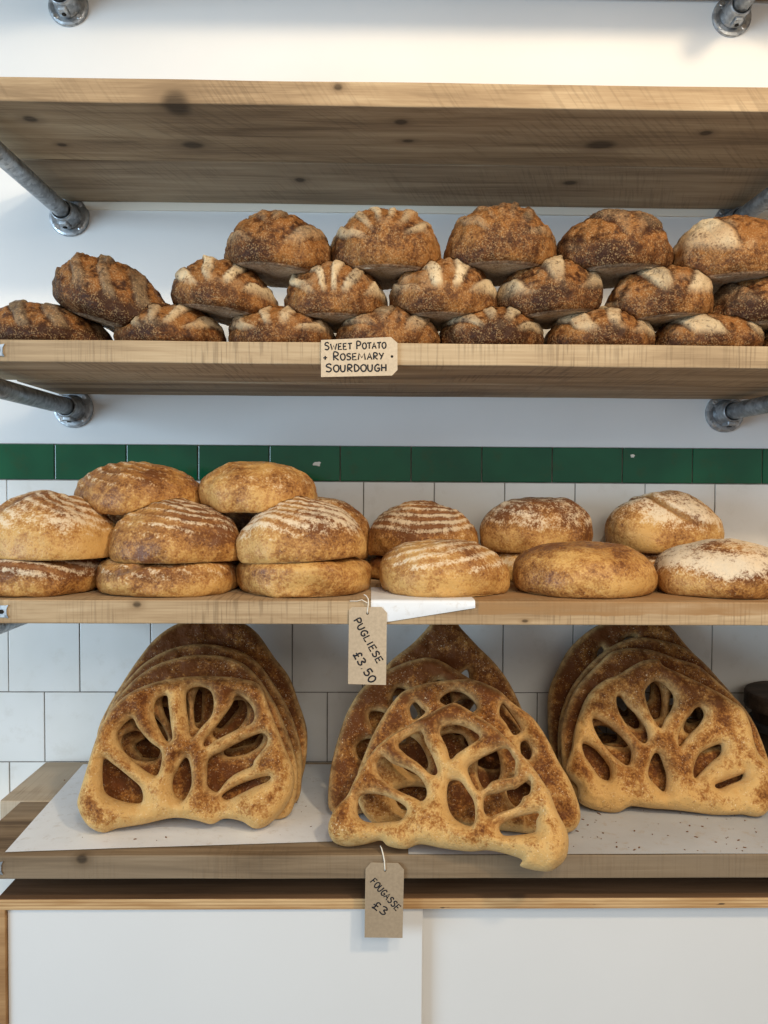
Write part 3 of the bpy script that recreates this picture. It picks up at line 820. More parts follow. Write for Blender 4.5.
def fougasse(label, outl, holes, pl, pr, lean, bake=0.5, seed=0, R=0.027, back=0.42, bumps=(), cup=0.0, edge=0.8, group='slotted flat breads leaning on the bottom shelf', fine=0.0031, grow=1.0):
    """pl, pr: the two base corners as points on the shelf; lean: degrees back from upright"""
    A = np.array(pl, float); Bp = np.array(pr, float)
    U = Bp - A; U[2] = 0; U /= np.linalg.norm(U)
    nh = np.array([U[1], -U[0], 0.0])                    # horizontal, towards the viewer
    if nh[1] > 0: nh = -nh
    la = math.radians(lean)
    V = np.array([0, 0, 1.0]) * math.cos(la) - nh * math.sin(la)
    N = nh * math.cos(la) + np.array([0, 0, 1.0]) * math.sin(la)
    O = (A + Bp) / 2 
    def to2(pts):
        r = []
        for (px, py) in pts:
            w = on_plane(px, py, O + N * R * 0.35, N) - O
            r.append((w @ U, w @ V))
        return np.array(r)
    o2 = to2(outl); v0, v1 = o2[:, 1].min(), o2[:, 1].max()
    def seat(p):                                          # the foot reaches down to the shelf, the rest keeps its outline
        w = np.clip(1 - (p[:, 1] - v0) / (0.35 * (v1 - v0)), 0, 1); p = p.copy(); p[:, 1] -= v0 * w; return p
    out2 = catmull(seat(o2), 0.0028)
    def widen(p): return p.mean(0) + (p - p.mean(0)) * grow
    h2 = [catmull(widen(seat(to2(h))), 0.0026) for h in holes]
    polys = [out2] + h2
    so = Vector((seed * 5.3, seed * 2.9, seed * 7.7))
    # points
    pts = [p for poly in polys for p in poly]; nb = len(pts)
    edges = []; s = 0
    for poly in polys:
        n = len(poly); edges += [(s + i, s + (i + 1) % n) for i in range(n)]; s += n
    ring = []
    for pi, poly in enumerate(polys):
        t = np.roll(poly, -1, 0) - np.roll(poly, 1, 0); t /= np.maximum(np.linalg.norm(t, axis=1), 1e-9)[:, None]
        nn = np.stack([-t[:, 1], t[:, 0]], 1)
        for off in (0.0009, 0.0024):
            for sg in (1, -1):
                q = poly + nn * off * sg
                ring.append(q)
    mn, mx = out2.min(0), out2.max(0); vmax = max(mx[1], 0.05)
    gx = np.arange(mn[0], mx[0], fine); gy = np.arange(mn[1], mx[1], fine * 0.87)
    G = np.array([(x + (fine / 2 if j % 2 else 0), y) for j, y in enumerate(gy) for x in gx])
    def solid(P):
        m = inside(P, out2)
        for h in h2: m &= ~inside(P, h)
        return m
    Q = np.concatenate(ring); Q = Q[solid(Q)]
    dQ = segdist(Q, polys); Q = Q[(dQ > 0.0007)]
    G = G[solid(G)]; dG = segdist(G, polys); G = G[dG > 0.0042]
    allp = np.concatenate([np.array(pts), Q, G])
    res = geometry.delaunay_2d_cdt([Vector(p) for p in allp], edges, [], 0, 1e-6)
    vv = np.array([tuple(v) for v in res[0]]); tris = np.array([f for f in res[2] if len(f) == 3])
    cen = vv[tris].mean(1); tris = tris[solid(cen)]
    used = np.unique(tris); remap = -np.ones(len(vv), int); remap[used] = np.arange(len(used))
    vv = vv[used]; tris = remap[tris]
    d = segdist(vv, polys); d[d < 2e-4] = 0.0
    # soft dough profile
    verts = []; front = []; backi = []
    bk_, gr_, hb_ = [], [], []
    bl = []
    for (bx, by, br, amt) in bumps:
        c = to2([(bx, by)])[0]; c2 = to2([(bx + br, by)])[0]; bl.append((c, np.linalg.norm(c2 - c), amt))
    def put(i, side):
        x, y = vv[i]; dd = d[i]
        lo = noise.noise(Vector((x * 16, y * 16, 0)) + so)
        Rl = R * (1 + 0.28 * lo)
        q = min(dd / Rl, 1.0)
        hgt = Rl * math.sqrt(max(0, 1 - (1 - q) ** 2))
        w = min(1, dd / 0.006)
        hgt += w * (0.0048 * noise.noise(Vector((x * 42, y * 45, 3)) + so) + 0.0018 * noise.noise(Vector((x * 110, y * 110, 7)) + so))
        soft = 0.0
        for (c, r, amt) in bl:
            e = math.exp(-((x - c[0]) ** 2 + (y - c[1]) ** 2) / (r * r)); hgt += w * amt * e; soft = max(soft, e)
        if side < 0: hgt = -back * hgt
        bend = cup * (x * x + (y - 0.1) ** 2)
        # the dough wanders slightly in and out of its plane
        bend += 0.004 * noise.noise(Vector((x * 9, y * 9, 11)) + so)
        verts.append(O + U * x + V * y + N * (hgt + bend))
        ridge = min(1, dd / (R * 0.9))
        bk_.append(bake + 0.34 * (ridge - 0.55) + 0.42 * noise.noise(Vector((x * 12, y * 12, 21)) + so) + (0.1 if side < 0 else 0) + 0.42 * (y / vmax - 0.42) - 0.17 * soft)
        gr_.append(edge * math.exp(-(dd / 0.0065) ** 2) * (1 if side > 0 else .6))
        hb_.append(max(0, min(1, 1.2 - np.hypot(x, y - 0.07) / 0.06)))
        return len(verts) - 1
    for i in range(len(vv)):
        f = put(i, 1); front.append(f)
        backi.append(f if d[i] == 0 else put(i, -1))
    faces = []
    for a, b, c in tris:
        p, q, r = vv[a], vv[b], vv[c]
        if (q[0] - p[0]) * (r[1] - p[1]) - (q[1] - p[1]) * (r[0] - p[0]) < 0: b, c = c, b
        faces.append((front[a], front[b], front[c])); faces.append((backi[a], backi[c], backi[b]))
    Vt = np.array(verts)
    Vt[:, 2] += SHZ - Vt[:, 2].min()                    # stands on the paper
    org = np.array([O[0], O[1], SHZ])
    me = bpy.data.meshes.new('fougasse'); me.from_pydata([tuple(p - org) for p in Vt], [], [tuple(int(i) for i in f) for f in faces]); me.update()
    bm = bmesh.new(); bm.from_mesh(me); bmesh.ops.recalc_face_normals(bm, faces=bm.faces); bm.to_mesh(me); bm.free()
    bk_ = [min(q, 0.62) + 0.35 * max(0.0, min(q, 1.1) - 0.62) for q in bk_]
    for nm, vals in (('groove', gr_), ('bake', bk_), ('herb', hb_)):
        at = me.attributes.new(nm, 'FLOAT', 'POINT'); at.data.foreach_set('value', [float(q) for q in vals])
    o = link('fougasse', me, MAT['fou'], None, tuple(org))
    tag(o, label, 'bread', group)
    return o

def zc(pts, ox, oy, s): return [(ox + x / s, oy + y / s) for x, y in pts]
def base(px, Y): p = on_y(px, 800, Y); return (p[0], Y, SHZ)
def basez(px, py): p = on_z(px, py, SHZ); return tuple(p)

L1 = zc([(178,480),(185,440),(200,390),(215,340),(235,290),(265,245),(310,210),(380,185),(470,176),(560,182),(605,200),(625,250),(645,300),(665,350),(683,400),(680,450),(655,495),(620,528),(590,535),(560,518),(520,512),(490,525),(450,515),(400,510),(330,525),(270,535),(235,545),(200,525)], 0, 600, 2.327)
L1h = [zc([(240,375),(262,385),(300,415),(325,440),(325,470),(290,470),(250,455),(238,430)], 0, 600, 2.327),
       [(131,720),(137.5,729),(148.3,741.8),(159,750.4),(160,761),(155.5,774),(144,769.7),(129,756.9),(120.3,746),(118,733)],
       [(155.6,701),(165.4,696.7),(167.6,707.4),(169.7,724.6),(171,737.5),(165.4,739.7),(156.8,724.6),(153.4,712.6)],
       [(187,692.4),(197.7,687.7),(208.4,691),(212.3,701),(210.6,713.9),(202,724.6),(191.2,735.4),(188.2,720.3),(186,705.3)],
       [(236.4,696.7),(247,703),(252.3,712.6),(250.5,722.5),(236.4,729),(219,737.5),(206.3,745.3),(205.4,739.7),(219,722.5),(230,707.4)],
       [(209.6,759.8),(222.3,752),(237.5,743.7),(254.5,736),(261.2,735),(265.5,738.6),(264.6,745.4),(259.5,752),(252.8,760.6),(251,765.7),(244.3,769),(234,774),(225.7,781),(220.6,787.7),(216.4,791),(208.8,786),(208,775.9)],
       [(223,795.3),(234,787.7),(247.7,781.8),(263,777.5),(268.9,777.5),(266.3,781.8),(252.8,787.7),(239.2,794.5),(229,799.6),(224,799.2)],
       [(184.8,759),(189,765.4),(190.4,784.8),(182.6,799.8),(174,793.4),(172.7,780.5),(178.3,767.6)]]
M1 = zc([(45,605),(60,560),(95,520),(120,470),(150,420),(185,380),(220,355),(265,330),(310,305),(355,280),(385,272),(420,290),(460,315),(500,345),(540,385),(580,430),(610,470),(635,510),(655,560),(680,610),(685,650),(675,690),(640,720),(600,720),(556,708),(560,690),(520,675),(470,665),(420,668),(350,660),(290,650),(250,663),(205,655),(185,640),(140,650),(90,655),(55,640)], 310, 600, 2.648)
M1h = [zc([(215,310),(260,295),(330,300),(410,330),(460,365),(468,395),(440,440),(380,450),(300,455),(240,445),(205,410),(205,350)], 320, 740, 5.486),
       zc([(315,115),(345,95),(400,130),(480,160),(540,200),(575,260),(575,310),(550,330),(510,310),(440,280),(380,245),(330,200),(310,150)], 320, 740, 5.486),
       zc([(235,380),(290,350),(305,380),(325,420),(335,455),(320,460),(285,430),(250,405)], 310, 600, 2.648),
       zc([(345,345),(385,330),(420,340),(447,362),(420,385),(390,405),(372,420),(362,390)], 310, 600, 2.648),
       zc([(205,80),(300,45),(340,90),(355,120),(350,170),(345,200),(290,210),(230,225),(190,265),(150,270),(110,200),(100,150),(150,110)], 450, 740, 5.486),
       zc([(360,265),(430,220),(440,255),(430,295),(400,310),(380,345),(350,370),(290,390),(220,418),(190,395),(185,345),(200,305),(260,290),(330,270)], 450, 740, 5.486),
       zc([(370,420),(480,400),(470,440),(465,500),(420,515),(330,525),(290,520),(270,490),(280,465),(320,440)], 450, 740, 5.486),
       zc([(368,482),(395,480),(415,505),(432,535),(435,575),(425,598),(390,585),(370,560),(362,520)], 310, 600, 2.648)]
R1 = zc([(120,540),(140,480),(150,420),(165,370),(185,320),(210,285),(250,255),(290,240),(330,215),(370,195),(415,190),(435,212),(480,232),(540,260),(600,290),(650,320),(690,350),(715,400),(725,450),(740,490),(768,520),(790,560),(795,620),(770,680),(740,697),(690,690),(640,692),(590,690),(530,682),(470,675),(400,670),(345,663),(325,666),(290,683),(240,680),(190,665),(165,645),(160,600),(135,570)], 528, 600, 3.2)
R1h = [zc(h, 528, 600, 3.2) for h in (
       [(180,465),(215,480),(250,520),(262,545),(258,575),(230,565),(205,530),(185,500)],
       [(215,385),(255,400),(290,430),(320,465),(330,490),(320,525),(290,510),(250,470),(220,420)],
       [(288,318),(300,312),(320,340),(350,370),(375,405),(383,440),(370,455),(340,430),(310,385),(292,350)],
       [(380,295),(400,268),(420,265),(445,280),(466,310),(462,345),(440,380),(425,405),(400,370),(385,330)],
       [(540,350),(555,348),(565,370),(550,400),(520,430),(490,465),(485,440),(500,400),(520,375)],
       [(560,490),(600,470),(620,468),(618,495),(590,520),(560,550),(540,568),(535,545),(545,510)],
       [(605,595),(640,580),(680,565),(692,560),(685,577),(650,592),(620,604)],
       [(405,500),(420,497),(435,530),(445,570),(438,610),(415,595),(390,565),(393,530)])]

bL, bR = basez(95, 833), basez(272, 830)
fougasse('golden slotted flat bread at the front of the left stack', L1, L1h, bL, bR, 20, bake=0.50, seed=1, grow=1.05,
         bumps=((105, 808, 22, .009), (262, 806, 24, .010), (180, 805, 14, .003)))
def behind(b, k): return (b[0], b[1] + k, b[2])
L2 = [(86,815),(84,790),(93,752),(106,717),(126,688),(153,667),(185,657),(215,656),(240,663),(258,679),(275,705),(288,735),(297,765),(296,792),(284,812),(240,812),(190,808),(140,812)]
L3 = [(97,800),(97,762),(103,725),(119,693),(148,662),(185,647),(222,648),(252,660),(273,685),(290,715),(300,745),(302,770),(294,796),(250,798),(200,795),(150,798)]
L4 = [(108,785),(98,758),(97,733),(107,709),(120,687),(137,661),(155,639),(178,624),(207,618),(236,621),(256,633),(274,658),(289,678),(298,702),(306,727),(307,748),(303,772),(292,793),(250,790),(200,786),(150,786)]
fougasse('slotted flat bread second from the front in the left stack', L2, auto_holes(L2, 6, seed=2, wid=.12, a0=-68, a1=64), behind(bL, .042), behind(bR, .042), 20, bake=0.68, seed=2, R=.020, back=.32)
fougasse('brown slotted flat bread third from the front in the left stack', L3, auto_holes(L3, 5, .3, .62, .09, seed=3, a0=-80, a1=70), behind(bL, .090), behind(bR, .090), 19, bake=0.74, seed=3, R=.020, back=.32)
fougasse('darkest brown flat bread at the back of the left stack, against the tiles', L4, [], behind(bL, .137), behind(bR, .137), 17, bake=0.76, seed=4, R=.020, back=.32)

mL, mR = basez(345, 848), basez(535, 871)
fougasse('pale golden slotted flat bread at the front of the middle stack, overhanging the shelf', M1, M1h, mL, mR, 33, bake=0.42, seed=5, grow=1.02, R=.026,
         bumps=((345, 825, 20, .009), (545, 850, 22, .010), (440, 835, 26, .004)))
M2 = [(358,800),(357,775),(366,750),(372,736),(385,713),(400,694),(416,686),(435,682),(461,679.5),(478,681),(499,690.6),(514,704),(533,718),(548,740),(559,762),(570.6,781),(580,804),(580,819),(570,828),(545,830),(500,826),(450,820),(410,821),(375,820)]
M2h = [[(440,700),(450,692.5),(462,693),(472,700),(477,708),(470,713),(455,708),(445,705)], [(410,708),(415,703),(422,709),(425,713),(415,720),(411,716)],
       [(501,706),(504.7,705),(513.8,717),(520,726),(521,731.7),(513.8,735),(506.5,724),(500,715)], [(521,744),(527,742),(532,752),(529,760),(522,755)],
       [(392,742),(405,735),(420,745),(428,765),(418,775),(400,765)], [(440,738),(462,735),(470,755),(460,775),(445,765)], [(482,748),(497,752),(500,775),(488,790),(478,775)],
       [(396,790),(420,786),(440,795),(430,806),(402,806)], [(510,778),(530,785),(540,802),(520,806),(508,795)]]
m2L, m2R = basez(385, 829), basez(560, 836)
fougasse('slotted flat bread second from the front in the middle stack, blistered at right', M2, M2h, m2L, m2R, 24, bake=0.52, seed=6, R=.022, bumps=((563, 805, 20, .008),))
M3 = [(330,804),(328,790),(330,770),(334,752),(341,728),(349,708),(362,688),(378,675),(393,667),(411,660),(428,657),(442,661),(460,672),(482,686),(505,706),(525,736),(545,772),(550,795),(540,808),(480,806),(420,804),(370,806),(345,810)]
M3h = auto_holes(M3, 7, .40, .78, .11, seed=6)
fougasse('dark brown slotted flat bread third from the front in the middle stack', M3, M3h, behind(basez(350, 828), .046), behind(basez(540, 828), .046), 20, bake=0.84, seed=7, R=.022, back=.32)
M4 = [(352,790),(348,770),(352,735),(362,702),(376,678),(392,660),(411,645),(424,632),(434,621),(445,617),(455,621),(463,630),(478,646),(494,662),(507,679),(519,702),(532,735),(540,765),(536,788),(480,786),(420,784)]
fougasse('pointed flat bread at the back of the middle stack, its tip just under the shelf', M4, auto_holes(M4, 6, .4, .7, .08, seed=8), behind(basez(365, 826), .100), behind(basez(530, 826), .100), 16, bake=0.76, seed=8, R=.019, back=.32)

rL, rR = basez(585, 812), basez(752, 818)
fougasse('golden slotted flat bread at the front of the right stack', R1, R1h, rL, rR, 24, bake=0.48, seed=9, grow=1.06, R=.026, bumps=((605, 790, 20, .006), (745, 795, 24, .006), (672, 800, 20, .003)))
R2 = zc([(130,600),(112,530),(105,440),(115,370),(150,290),(190,240),(230,200),(270,165),(330,152),(400,160),(470,185),(540,208),(590,245),(640,290),(690,340),(725,395),(760,480),(780,560),(770,630),(700,640),(600,635),(450,625),(300,630),(190,640)], 528, 600, 3.2)
fougasse('slotted flat bread second from the front in the right stack', R2, auto_holes(R2, 6, .36, .70, .10, seed=10, a0=-70, a1=66), behind(rL, .046), behind(rR, .046), 22, bake=0.58, seed=10, R=.020, back=.32)
R2b = zc([(110,590),(98,500),(98,420),(110,350),(140,280),(190,215),(250,160),(310,128),(360,118),(430,128),(500,150),(560,195),(610,250),(660,310),(700,380),(730,470),(740,560),(720,605),(600,600),(450,592),(300,595),(180,605)], 528, 600, 3.2)
fougasse('slotted flat bread third from the front in the right stack', R2b, auto_holes(R2b, 6, .42, .72, .09, seed=11), behind(rL, .093), behind(rR, .093), 20, bake=0.68, seed=11, R=.018, back=.32)
R3 = zc([(95,560),(78,500),(66,420),(64,330),(72,275),(95,225),(130,160),(180,110),(230,78),(300,60),(420,62),(462,90),(505,140),(550,190),(585,235),(625,300),(660,370),(690,450),(700,530),(680,575),(560,570),(420,562),(280,566),(160,575)], 528, 600, 3.2)
R3h = [zc([(372,235),(395,203),(412,240),(392,282),(366,300)], 540, 615, 6.4), zc([(538,160),(570,140),(606,140),(600,165),(548,192)], 540, 615, 6.4)] + [h for h in auto_holes(R3, 5, .28, .48, .09, seed=12)]
fougasse('dark brown flat bread at the back of the right stack, against the tiles', R3, R3h, behind(rL, .148), behind(rR, .148), 16, bake=0.72, seed=12, R=.020, back=.32)

# ------------------------------------------------------------------ papers
def sheet(name, label, pts, z, mat='paper', n=36, amp=0.0012, seed=0):
    """a paper sheet lying on the shelf; pts: its four corners (x, y), front-left, front-right, back-right, back-left"""
    a, b, c, d = [np.array(p, float) for p in pts]
    bm = bmesh.new(); g = []
    for i in range(n + 1):
        row = []
        for j in range(n + 1):
            u, v = i / n, j / n
            p = (a * (1 - u) + b * u) * (1 - v) + (d * (1 - u) + c * u) * v
            lift = amp * max(0, noise.noise(Vector((p[0] * 9, p[1] * 9, seed)))) 
            row.append(bm.verts.new((p[0], p[1], z + lift)))
        g.append(row)
    for i in range(n):
        for j in range(n):
            bm.faces.new((g[i][j], g[i + 1][j], g[i + 1][j + 1], g[i][j + 1]))
    o = bm_obj(name, bm, MAT[mat], None, smooth=True)
    tag(o, label, 'paper', 'white greaseproof papers')
    return o
zp = S4T + 0.0016
def zz(px, py): return tuple(on_z(px, py, S4T)[:2])
fl_, bl_ = zz(5, 853), zz(83, 765)
fr_ = zz(402, 840)
sheet('baking_paper', 'white baking paper under the left stack of flat breads', [fl_, fr_, (fr_[0] - .02, bl_[1]), bl_], zp, amp=.0006, seed=2)
fl2 = zz(408, 850); fr2 = (0.80, -0.4295)
sheet('baking_paper', 'grey-white crumb-strewn baking paper under the right stack of flat breads', [(fl2[0], -0.4295), fr2, (0.80, -0.03), (fl2[0] + .01, -0.03)], zp, 'paper_used', amp=.0006, seed=4)
# crumbs scattered on the sheets
rn = random.Random(8); bm = bmesh.new()
for k in range(110):
    if rn.random() < .3: px, py = rn.uniform(60, 320), rn.uniform(770, 845)
    else: px, py = rn.uniform(560, 766), rn.uniform(800, 852)
    p = on_z(px, py, zp)
    if p[1] < YF + .004: continue
    r = rn.choice((.0006, .0008, .001, .0016)); m4 = Matrix.Translation((p[0], p[1], zp + 0.0009)) @ Matrix.Rotation(rn.uniform(0, 3), 4, 'Z') @ Matrix.Diagonal((r * rn.uniform(.8, 2.5), r, r * .6, 1))
    bmesh.ops.create_icosphere(bm, subdivisions=1, radius=1.0, matrix=m4)
c = bm_obj('bread_crumbs', bm, MAT['crumb'], None)
tag(c, 'dark bread crumbs scattered over the baking papers on the bottom shelf', 'crumbs', kind='stuff')

# paper folded over the front of the floured loaf shelf
def draped():
    bm = bmesh.new()
    xa, xb = on_y(371, 600, YF)[0], on_y(475, 605, YF)[0]
    n = 40; secs = []
    yf = YF - 0.0022
    for i in range(n + 1):
        u = i / n; x = xa + (xb - xa) * u
        # hem rises to the right: the sheet hangs skew
        zl = on_y(371 + 104 * u, 624.5 - 16.5 * u, yf)[2]
        row = [(x + .0, YF + 0.16, S3T + .0009), (x, YF + 0.05, S3T + .0011), (x, YF + .008, S3T + .0016), (x, YF + .001, S3T + .0015), (x, yf + .0004, S3T - .0008), (x, yf, S3T - .004)]
        for k in range(1, 7):
            t = k / 6; row.append((x - .0 * t, yf - .0010 * math.sin(t * 3) - 0.0008 * noise.noise(Vector((x * 30, t, 1))), S3T - .004 + (zl - (S3T - .004)) * t))
        secs.append([bm.verts.new(p) for p in row])
    for a, b in zip(secs, secs[1:]):
        for k in range(len(a) - 1): bm.faces.new((a[k], b[k], b[k + 1], a[k + 1]))
    o = bm_obj('baking_paper', bm, MAT['paper'], None, smooth=True)
    tag(o, 'white baking paper folded over the front edge of the floured loaf shelf', 'paper', 'white greaseproof papers')
draped()

# ------------------------------------------------------------------ tags and their handwriting
GLY = {
 'S': [[(.62,.86),(.42,1),(.16,.9),(.12,.68),(.45,.52),(.62,.30),(.42,.03),(.05,.10)]], 'W': [[(0,1),(.26,0),(.52,.72),(.78,0),(1.08,1)]],
 'E': [[(.6,1),(.07,.97),(.05,0),(.62,.02)], [(.06,.5),(.5,.53)]], 'T': [[(0,.95),(.72,1)], [(.36,.97),(.33,0)]],
 'P': [[(.08,0),(.1,1),(.5,.97),(.62,.74),(.46,.5),(.1,.46)]], 'O': [[(.35,1),(.08,.8),(.02,.4),(.25,.02),(.55,.1),(.68,.5),(.58,.88),(.35,1)]],
 'A': [[(0,0),(.34,1),(.66,0)], [(.14,.36),(.54,.38)]], 'R': [[(.08,0),(.1,1),(.5,.97),(.6,.76),(.44,.54),(.12,.5),(.64,0)]],
 'M': [[(0,0),(.16,1),(.52,.3),(.88,1),(1.02,0)]], 'Y': [[(0,1),(.33,.5)], [(.66,1),(.2,0)]], 'U': [[(.03,1),(.06,.25),(.3,0),(.55,.2),(.6,1)]],
 'D': [[(.1,0),(.08,1),(.45,.88),(.64,.5),(.46,.12),(.08,.02)]], 'G': [[(.62,.84),(.38,1),(.08,.65),(.1,.18),(.4,0),(.62,.18),(.62,.44),(.36,.42)]],
 'H': [[(.06,1),(.06,0)], [(.6,1),(.58,0)], [(.06,.5),(.6,.52)]], 'L': [[(.08,1),(.06,.02),(.58,.04)]], 'I': [[(.15,1),(.14,0)]], 'F': [[(.62,1),(.1,.95),(.06,0)], [(.08,.52),(.5,.56)]],
 '3': [[(.06,.9),(.35,1),(.58,.8),(.3,.55),(.62,.3),(.4,.02),(.03,.12)]], '5': [[(.6,1),(.16,.98),(.12,.56),(.45,.6),(.62,.3),(.4,.02),(.04,.1)]],
 '0': [[(.35,1),(.08,.75),(.06,.3),(.3,0),(.58,.25),(.6,.75),(.35,1)]], '.': [[(.1,.06),(.16,.02)]], '+': [[(.05,.4),(.6,.44)], [(.33,.7),(.31,.12)]],
 '£': [[(.66,.86),(.46,1),(.28,.82),(.3,.3),(.1,.02),(.3,.08),(.66,.02)], [(.06,.48),(.56,.52)]],
}
def smooth_line(p, m=4):
    if len(p) < 3: return p
    q = [p[0]] + list(p) + [p[-1]]; o = []
    for i in range(1, len(q) - 2):
        for k in range(m):
            t = k / m
            o.append(tuple(0.5 * ((2 * q[i][j]) + (-q[i-1][j] + q[i+1][j]) * t + (2*q[i-1][j] - 5*q[i][j] + 4*q[i+1][j] - q[i+2][j]) * t*t + (-q[i-1][j] + 3*q[i][j] - 3*q[i+1][j] + q[i+2][j]) * t**3) for j in (0, 1)))
    o.append(p[-1]); return o
ROUND = set('SPOURDG350£')
def lettering(text, p0, p1, hpx, Y, root, wpx=0.75, big=(), name='lettering', slant=0.0, bigs=1.25):
    """writes text from p0 towards p1 (pixels in the photograph), letters hpx tall, as ink strokes on the card at depth Y"""
    p0 = np.array(p0, float); p1 = np.array(p1, float); d = p1 - p0; L = np.linalg.norm(d); d /= L
    up = np.array([d[1], -d[0]])
    adv = [(0.45 if ch in 'I.' else 1.2 if ch in 'WM' else 0.55 if ch == ' ' else 0.78) * (bigs if i in big else 1) for i, ch in enumerate(text)]
    s = L / sum(adv); bm = bmesh.new(); x = 0
    for i, ch in enumerate(text):
        if ch != ' ':
            k = bigs if i in big else 1
            for st in GLY[ch]:
                if ch in ROUND: st = smooth_line(st)
                pp = []
                for (a, b) in st:
                    q = p0 + d * (x + a * s * k * 0.92 + slant * b * hpx * k) + up * b * hpx * k
                    w = on_y(q[0], q[1], Y); pp.append((w[0] - root.location.x, Y - root.location.y, w[2] - root.location.z))
                add_tube(bm, pp, wpx / scale_at(Y), 6, True, 0.25)
        x += adv[i] * s
    return bm_obj(name, bm, MAT['ink'], root, smooth=True)
def card(label, corners, hole, Y, mat, thick=0.0007):
    """corners in pixels, walked clockwise"""
    c = on_y(hole[0], hole[1], Y); root = empty('price_tag', tuple(c)); tag(root, label, 'tag', 'handwritten kraft card tags')
    bm = bmesh.new()
    outer = [on_y(x, y, Y) - c for x, y in corners]
    r = 0.0022; ring = [(r * math.cos(2 * math.pi * k / 16), r * math.sin(2 * math.pi * k / 16)) for k in range(16)]
    pts = [Vector((p[0], p[2])) for p in outer] + [Vector(p) for p in ring]
    n = len(outer); ed = [(i, (i + 1) % n) for i in range(n)] + [(n + i, n + (i + 1) % 16) for i in range(16)]
    res = geometry.delaunay_2d_cdt(pts, ed, [], 0, 1e-7)
    vs = [bm.verts.new((v[0], 0, v[1])) for v in res[0]]
    for f in res[2]:
        cc = sum((res[0][i] for i in f), Vector((0, 0))) / len(f)
        if cc.length < r * 0.98: continue
        if not inside(np.array([[cc[0], cc[1]]]), np.array([(p[0], p[2]) for p in outer]))[0]: continue
        bm.faces.new([vs[i] for i in f])
    ex = bmesh.ops.extrude_face_region(bm, geom=list(bm.faces))
    bmesh.ops.translate(bm, vec=(0, thick, 0), verts=[v for v in ex['geom'] if isinstance(v, bmesh.types.BMVert)])
    for v in [v for v in bm.verts if not v.link_faces]: bm.verts.remove(v)
    bm_obj('card', bm, mat, root)
    return root
Yt = YF - 0.0040
t1 = card('pale kraft card reading sweet potato and rosemary sourdough, under the dark loaves', [(321, 340), (391, 337), (397.5, 343), (397.5, 370), (392, 375.5), (321, 377)], (392, 356.5), Yt, MAT['kraft_pale'])
lettering('SWEET POTATO', (324.5, 350.0), (387, 348.2), 6.0, Yt - .0002, t1, 0.72, {0, 6})
lettering('+ ROSEMARY', (323, 360.5), (385, 359.2), 6.4, Yt - .0002, t1, 0.72, {2})
lettering('SOURDOUGH', (325.5, 372.0), (388, 371.0), 6.8, Yt - .0002, t1, 0.78, {0}, bigs=1.18)
bm = bmesh.new(); add_tube(bm, [(0, .001, 0), (0, .0035, 0)], .0021, 10)
bm_obj('nail', bm, MAT['hole'], t1)
def string(root, pts, Y, name='string', r=0.0008):
    bm = bmesh.new(); pp = []
    for (x, y, yy) in pts:
        w = on_y(x, y, yy); pp.append(tuple(w - np.array(root.location)))
    sm = []
    for a, b in zip(pp, pp[1:]):
        for k in range(5):
            t = k / 5; sm.append(tuple(a[j] * (1 - t) + b[j] * t for j in range(3)))
    sm.append(pp[-1])
    add_tube(bm, sm, r, 7)
    return bm_obj(name, bm, MAT['string'], root, smooth=True)
t2 = card('kraft tag reading Pugliese £3.50, hanging beside the folded white paper', [(352, 607), (381.5, 607), (387, 613), (386, 685), (348, 684), (349, 610)], (367.5, 613.5), Yt, MAT['kraft'])
lettering('PUGLIESE', (353.5, 620.5), (378, 665), 6.8, Yt - .0002, t2, 0.78)
lettering('£3.50', (352.5, 654.5), (371, 685), 8.0, Yt - .0002, t2, 0.85)
string(t2, [(367.5, 613.5, Yt + .001), (367.5, 612, Yt - .001), (368.5, 603, Yt - .0012), (368.3, 599.0, YF - .0012), (366.5, 596.0, YF + .012), (364, 594.5, YF + .02)], Yt)
string(t2, [(367.5, 603, Yt - .001), (362, 599.8, YF - .002), (357, 601, YF - .0012), (350, 601, YF - .001)], Yt, r=.0006)
t3 = card('brown kraft tag reading Fougasse £3, hanging under the front flat bread of the middle stack', [(371, 862.5), (398, 863), (404, 869.5), (402.5, 938), (364.5, 937.5), (365.5, 869)], (385, 870.5), Yt, MAT['kraft_dark'])
lettering('FOUGASSE', (370, 882), (397, 912), 6.6, Yt - .0002, t3, 0.66)
lettering('£3', (371, 907), (386, 917), 8.0, Yt - .0002, t3, 0.72)
string(t3, [(385, 870.5, Yt + .001), (385, 869, Yt - .0012), (384.5, 861, Yt - .001), (383, 853.5, YF - .002), (381.5, 848, YF + .006), (380.5, 846, YF + .015)], Yt, r=.0010)

# ------------------------------------------------------------------ cabinet under the bottom shelf
CY = -0.408
ztop = on_y(384, 899.0, CY)[2]; zpl = on_y(384, 909.3, CY)[2]
ztl = S4B - 0.042
ztop = min(ztop, S4B - 0.02)
cx0 = on_y(-4, 905, CY)[0]; cx1 = 1.0
cab = empty('cabinet', ((cx0 + cx1) / 2, CY / 2, 0)); tag(cab, 'plywood edged cabinet with white sliding doors under the bottom shelf', 'cabinet')
ox, oy = cab.location.x, cab.location.y
def cbox(name, x0, x1, y0, y1, z0, z1, mat, bev=0.0008, label=None):
    bm = bmesh.new(); add_box(bm, x0 - ox, x1 - ox, y0 - oy, y1 - oy, z0 - 0, z1 - 0, bev, 1)
    o = bm_obj(name, bm, mat, cab)
    if label: o['label'] = label
    return o
cbox('top', cx0, cx1, CY, -0.008, zpl, ztop, MAT['ply'])
cbox('top_shade', cx0 + .0005, cx1, CY + .0015, -0.008, ztop - .0002, ztop + .0008, MAT['ply_shade'], 0.0002, 'thin dark sheet painting the shelf shade on the plywood top')  # added sheet, its dark colour carries the shade beneath the bottom shelf
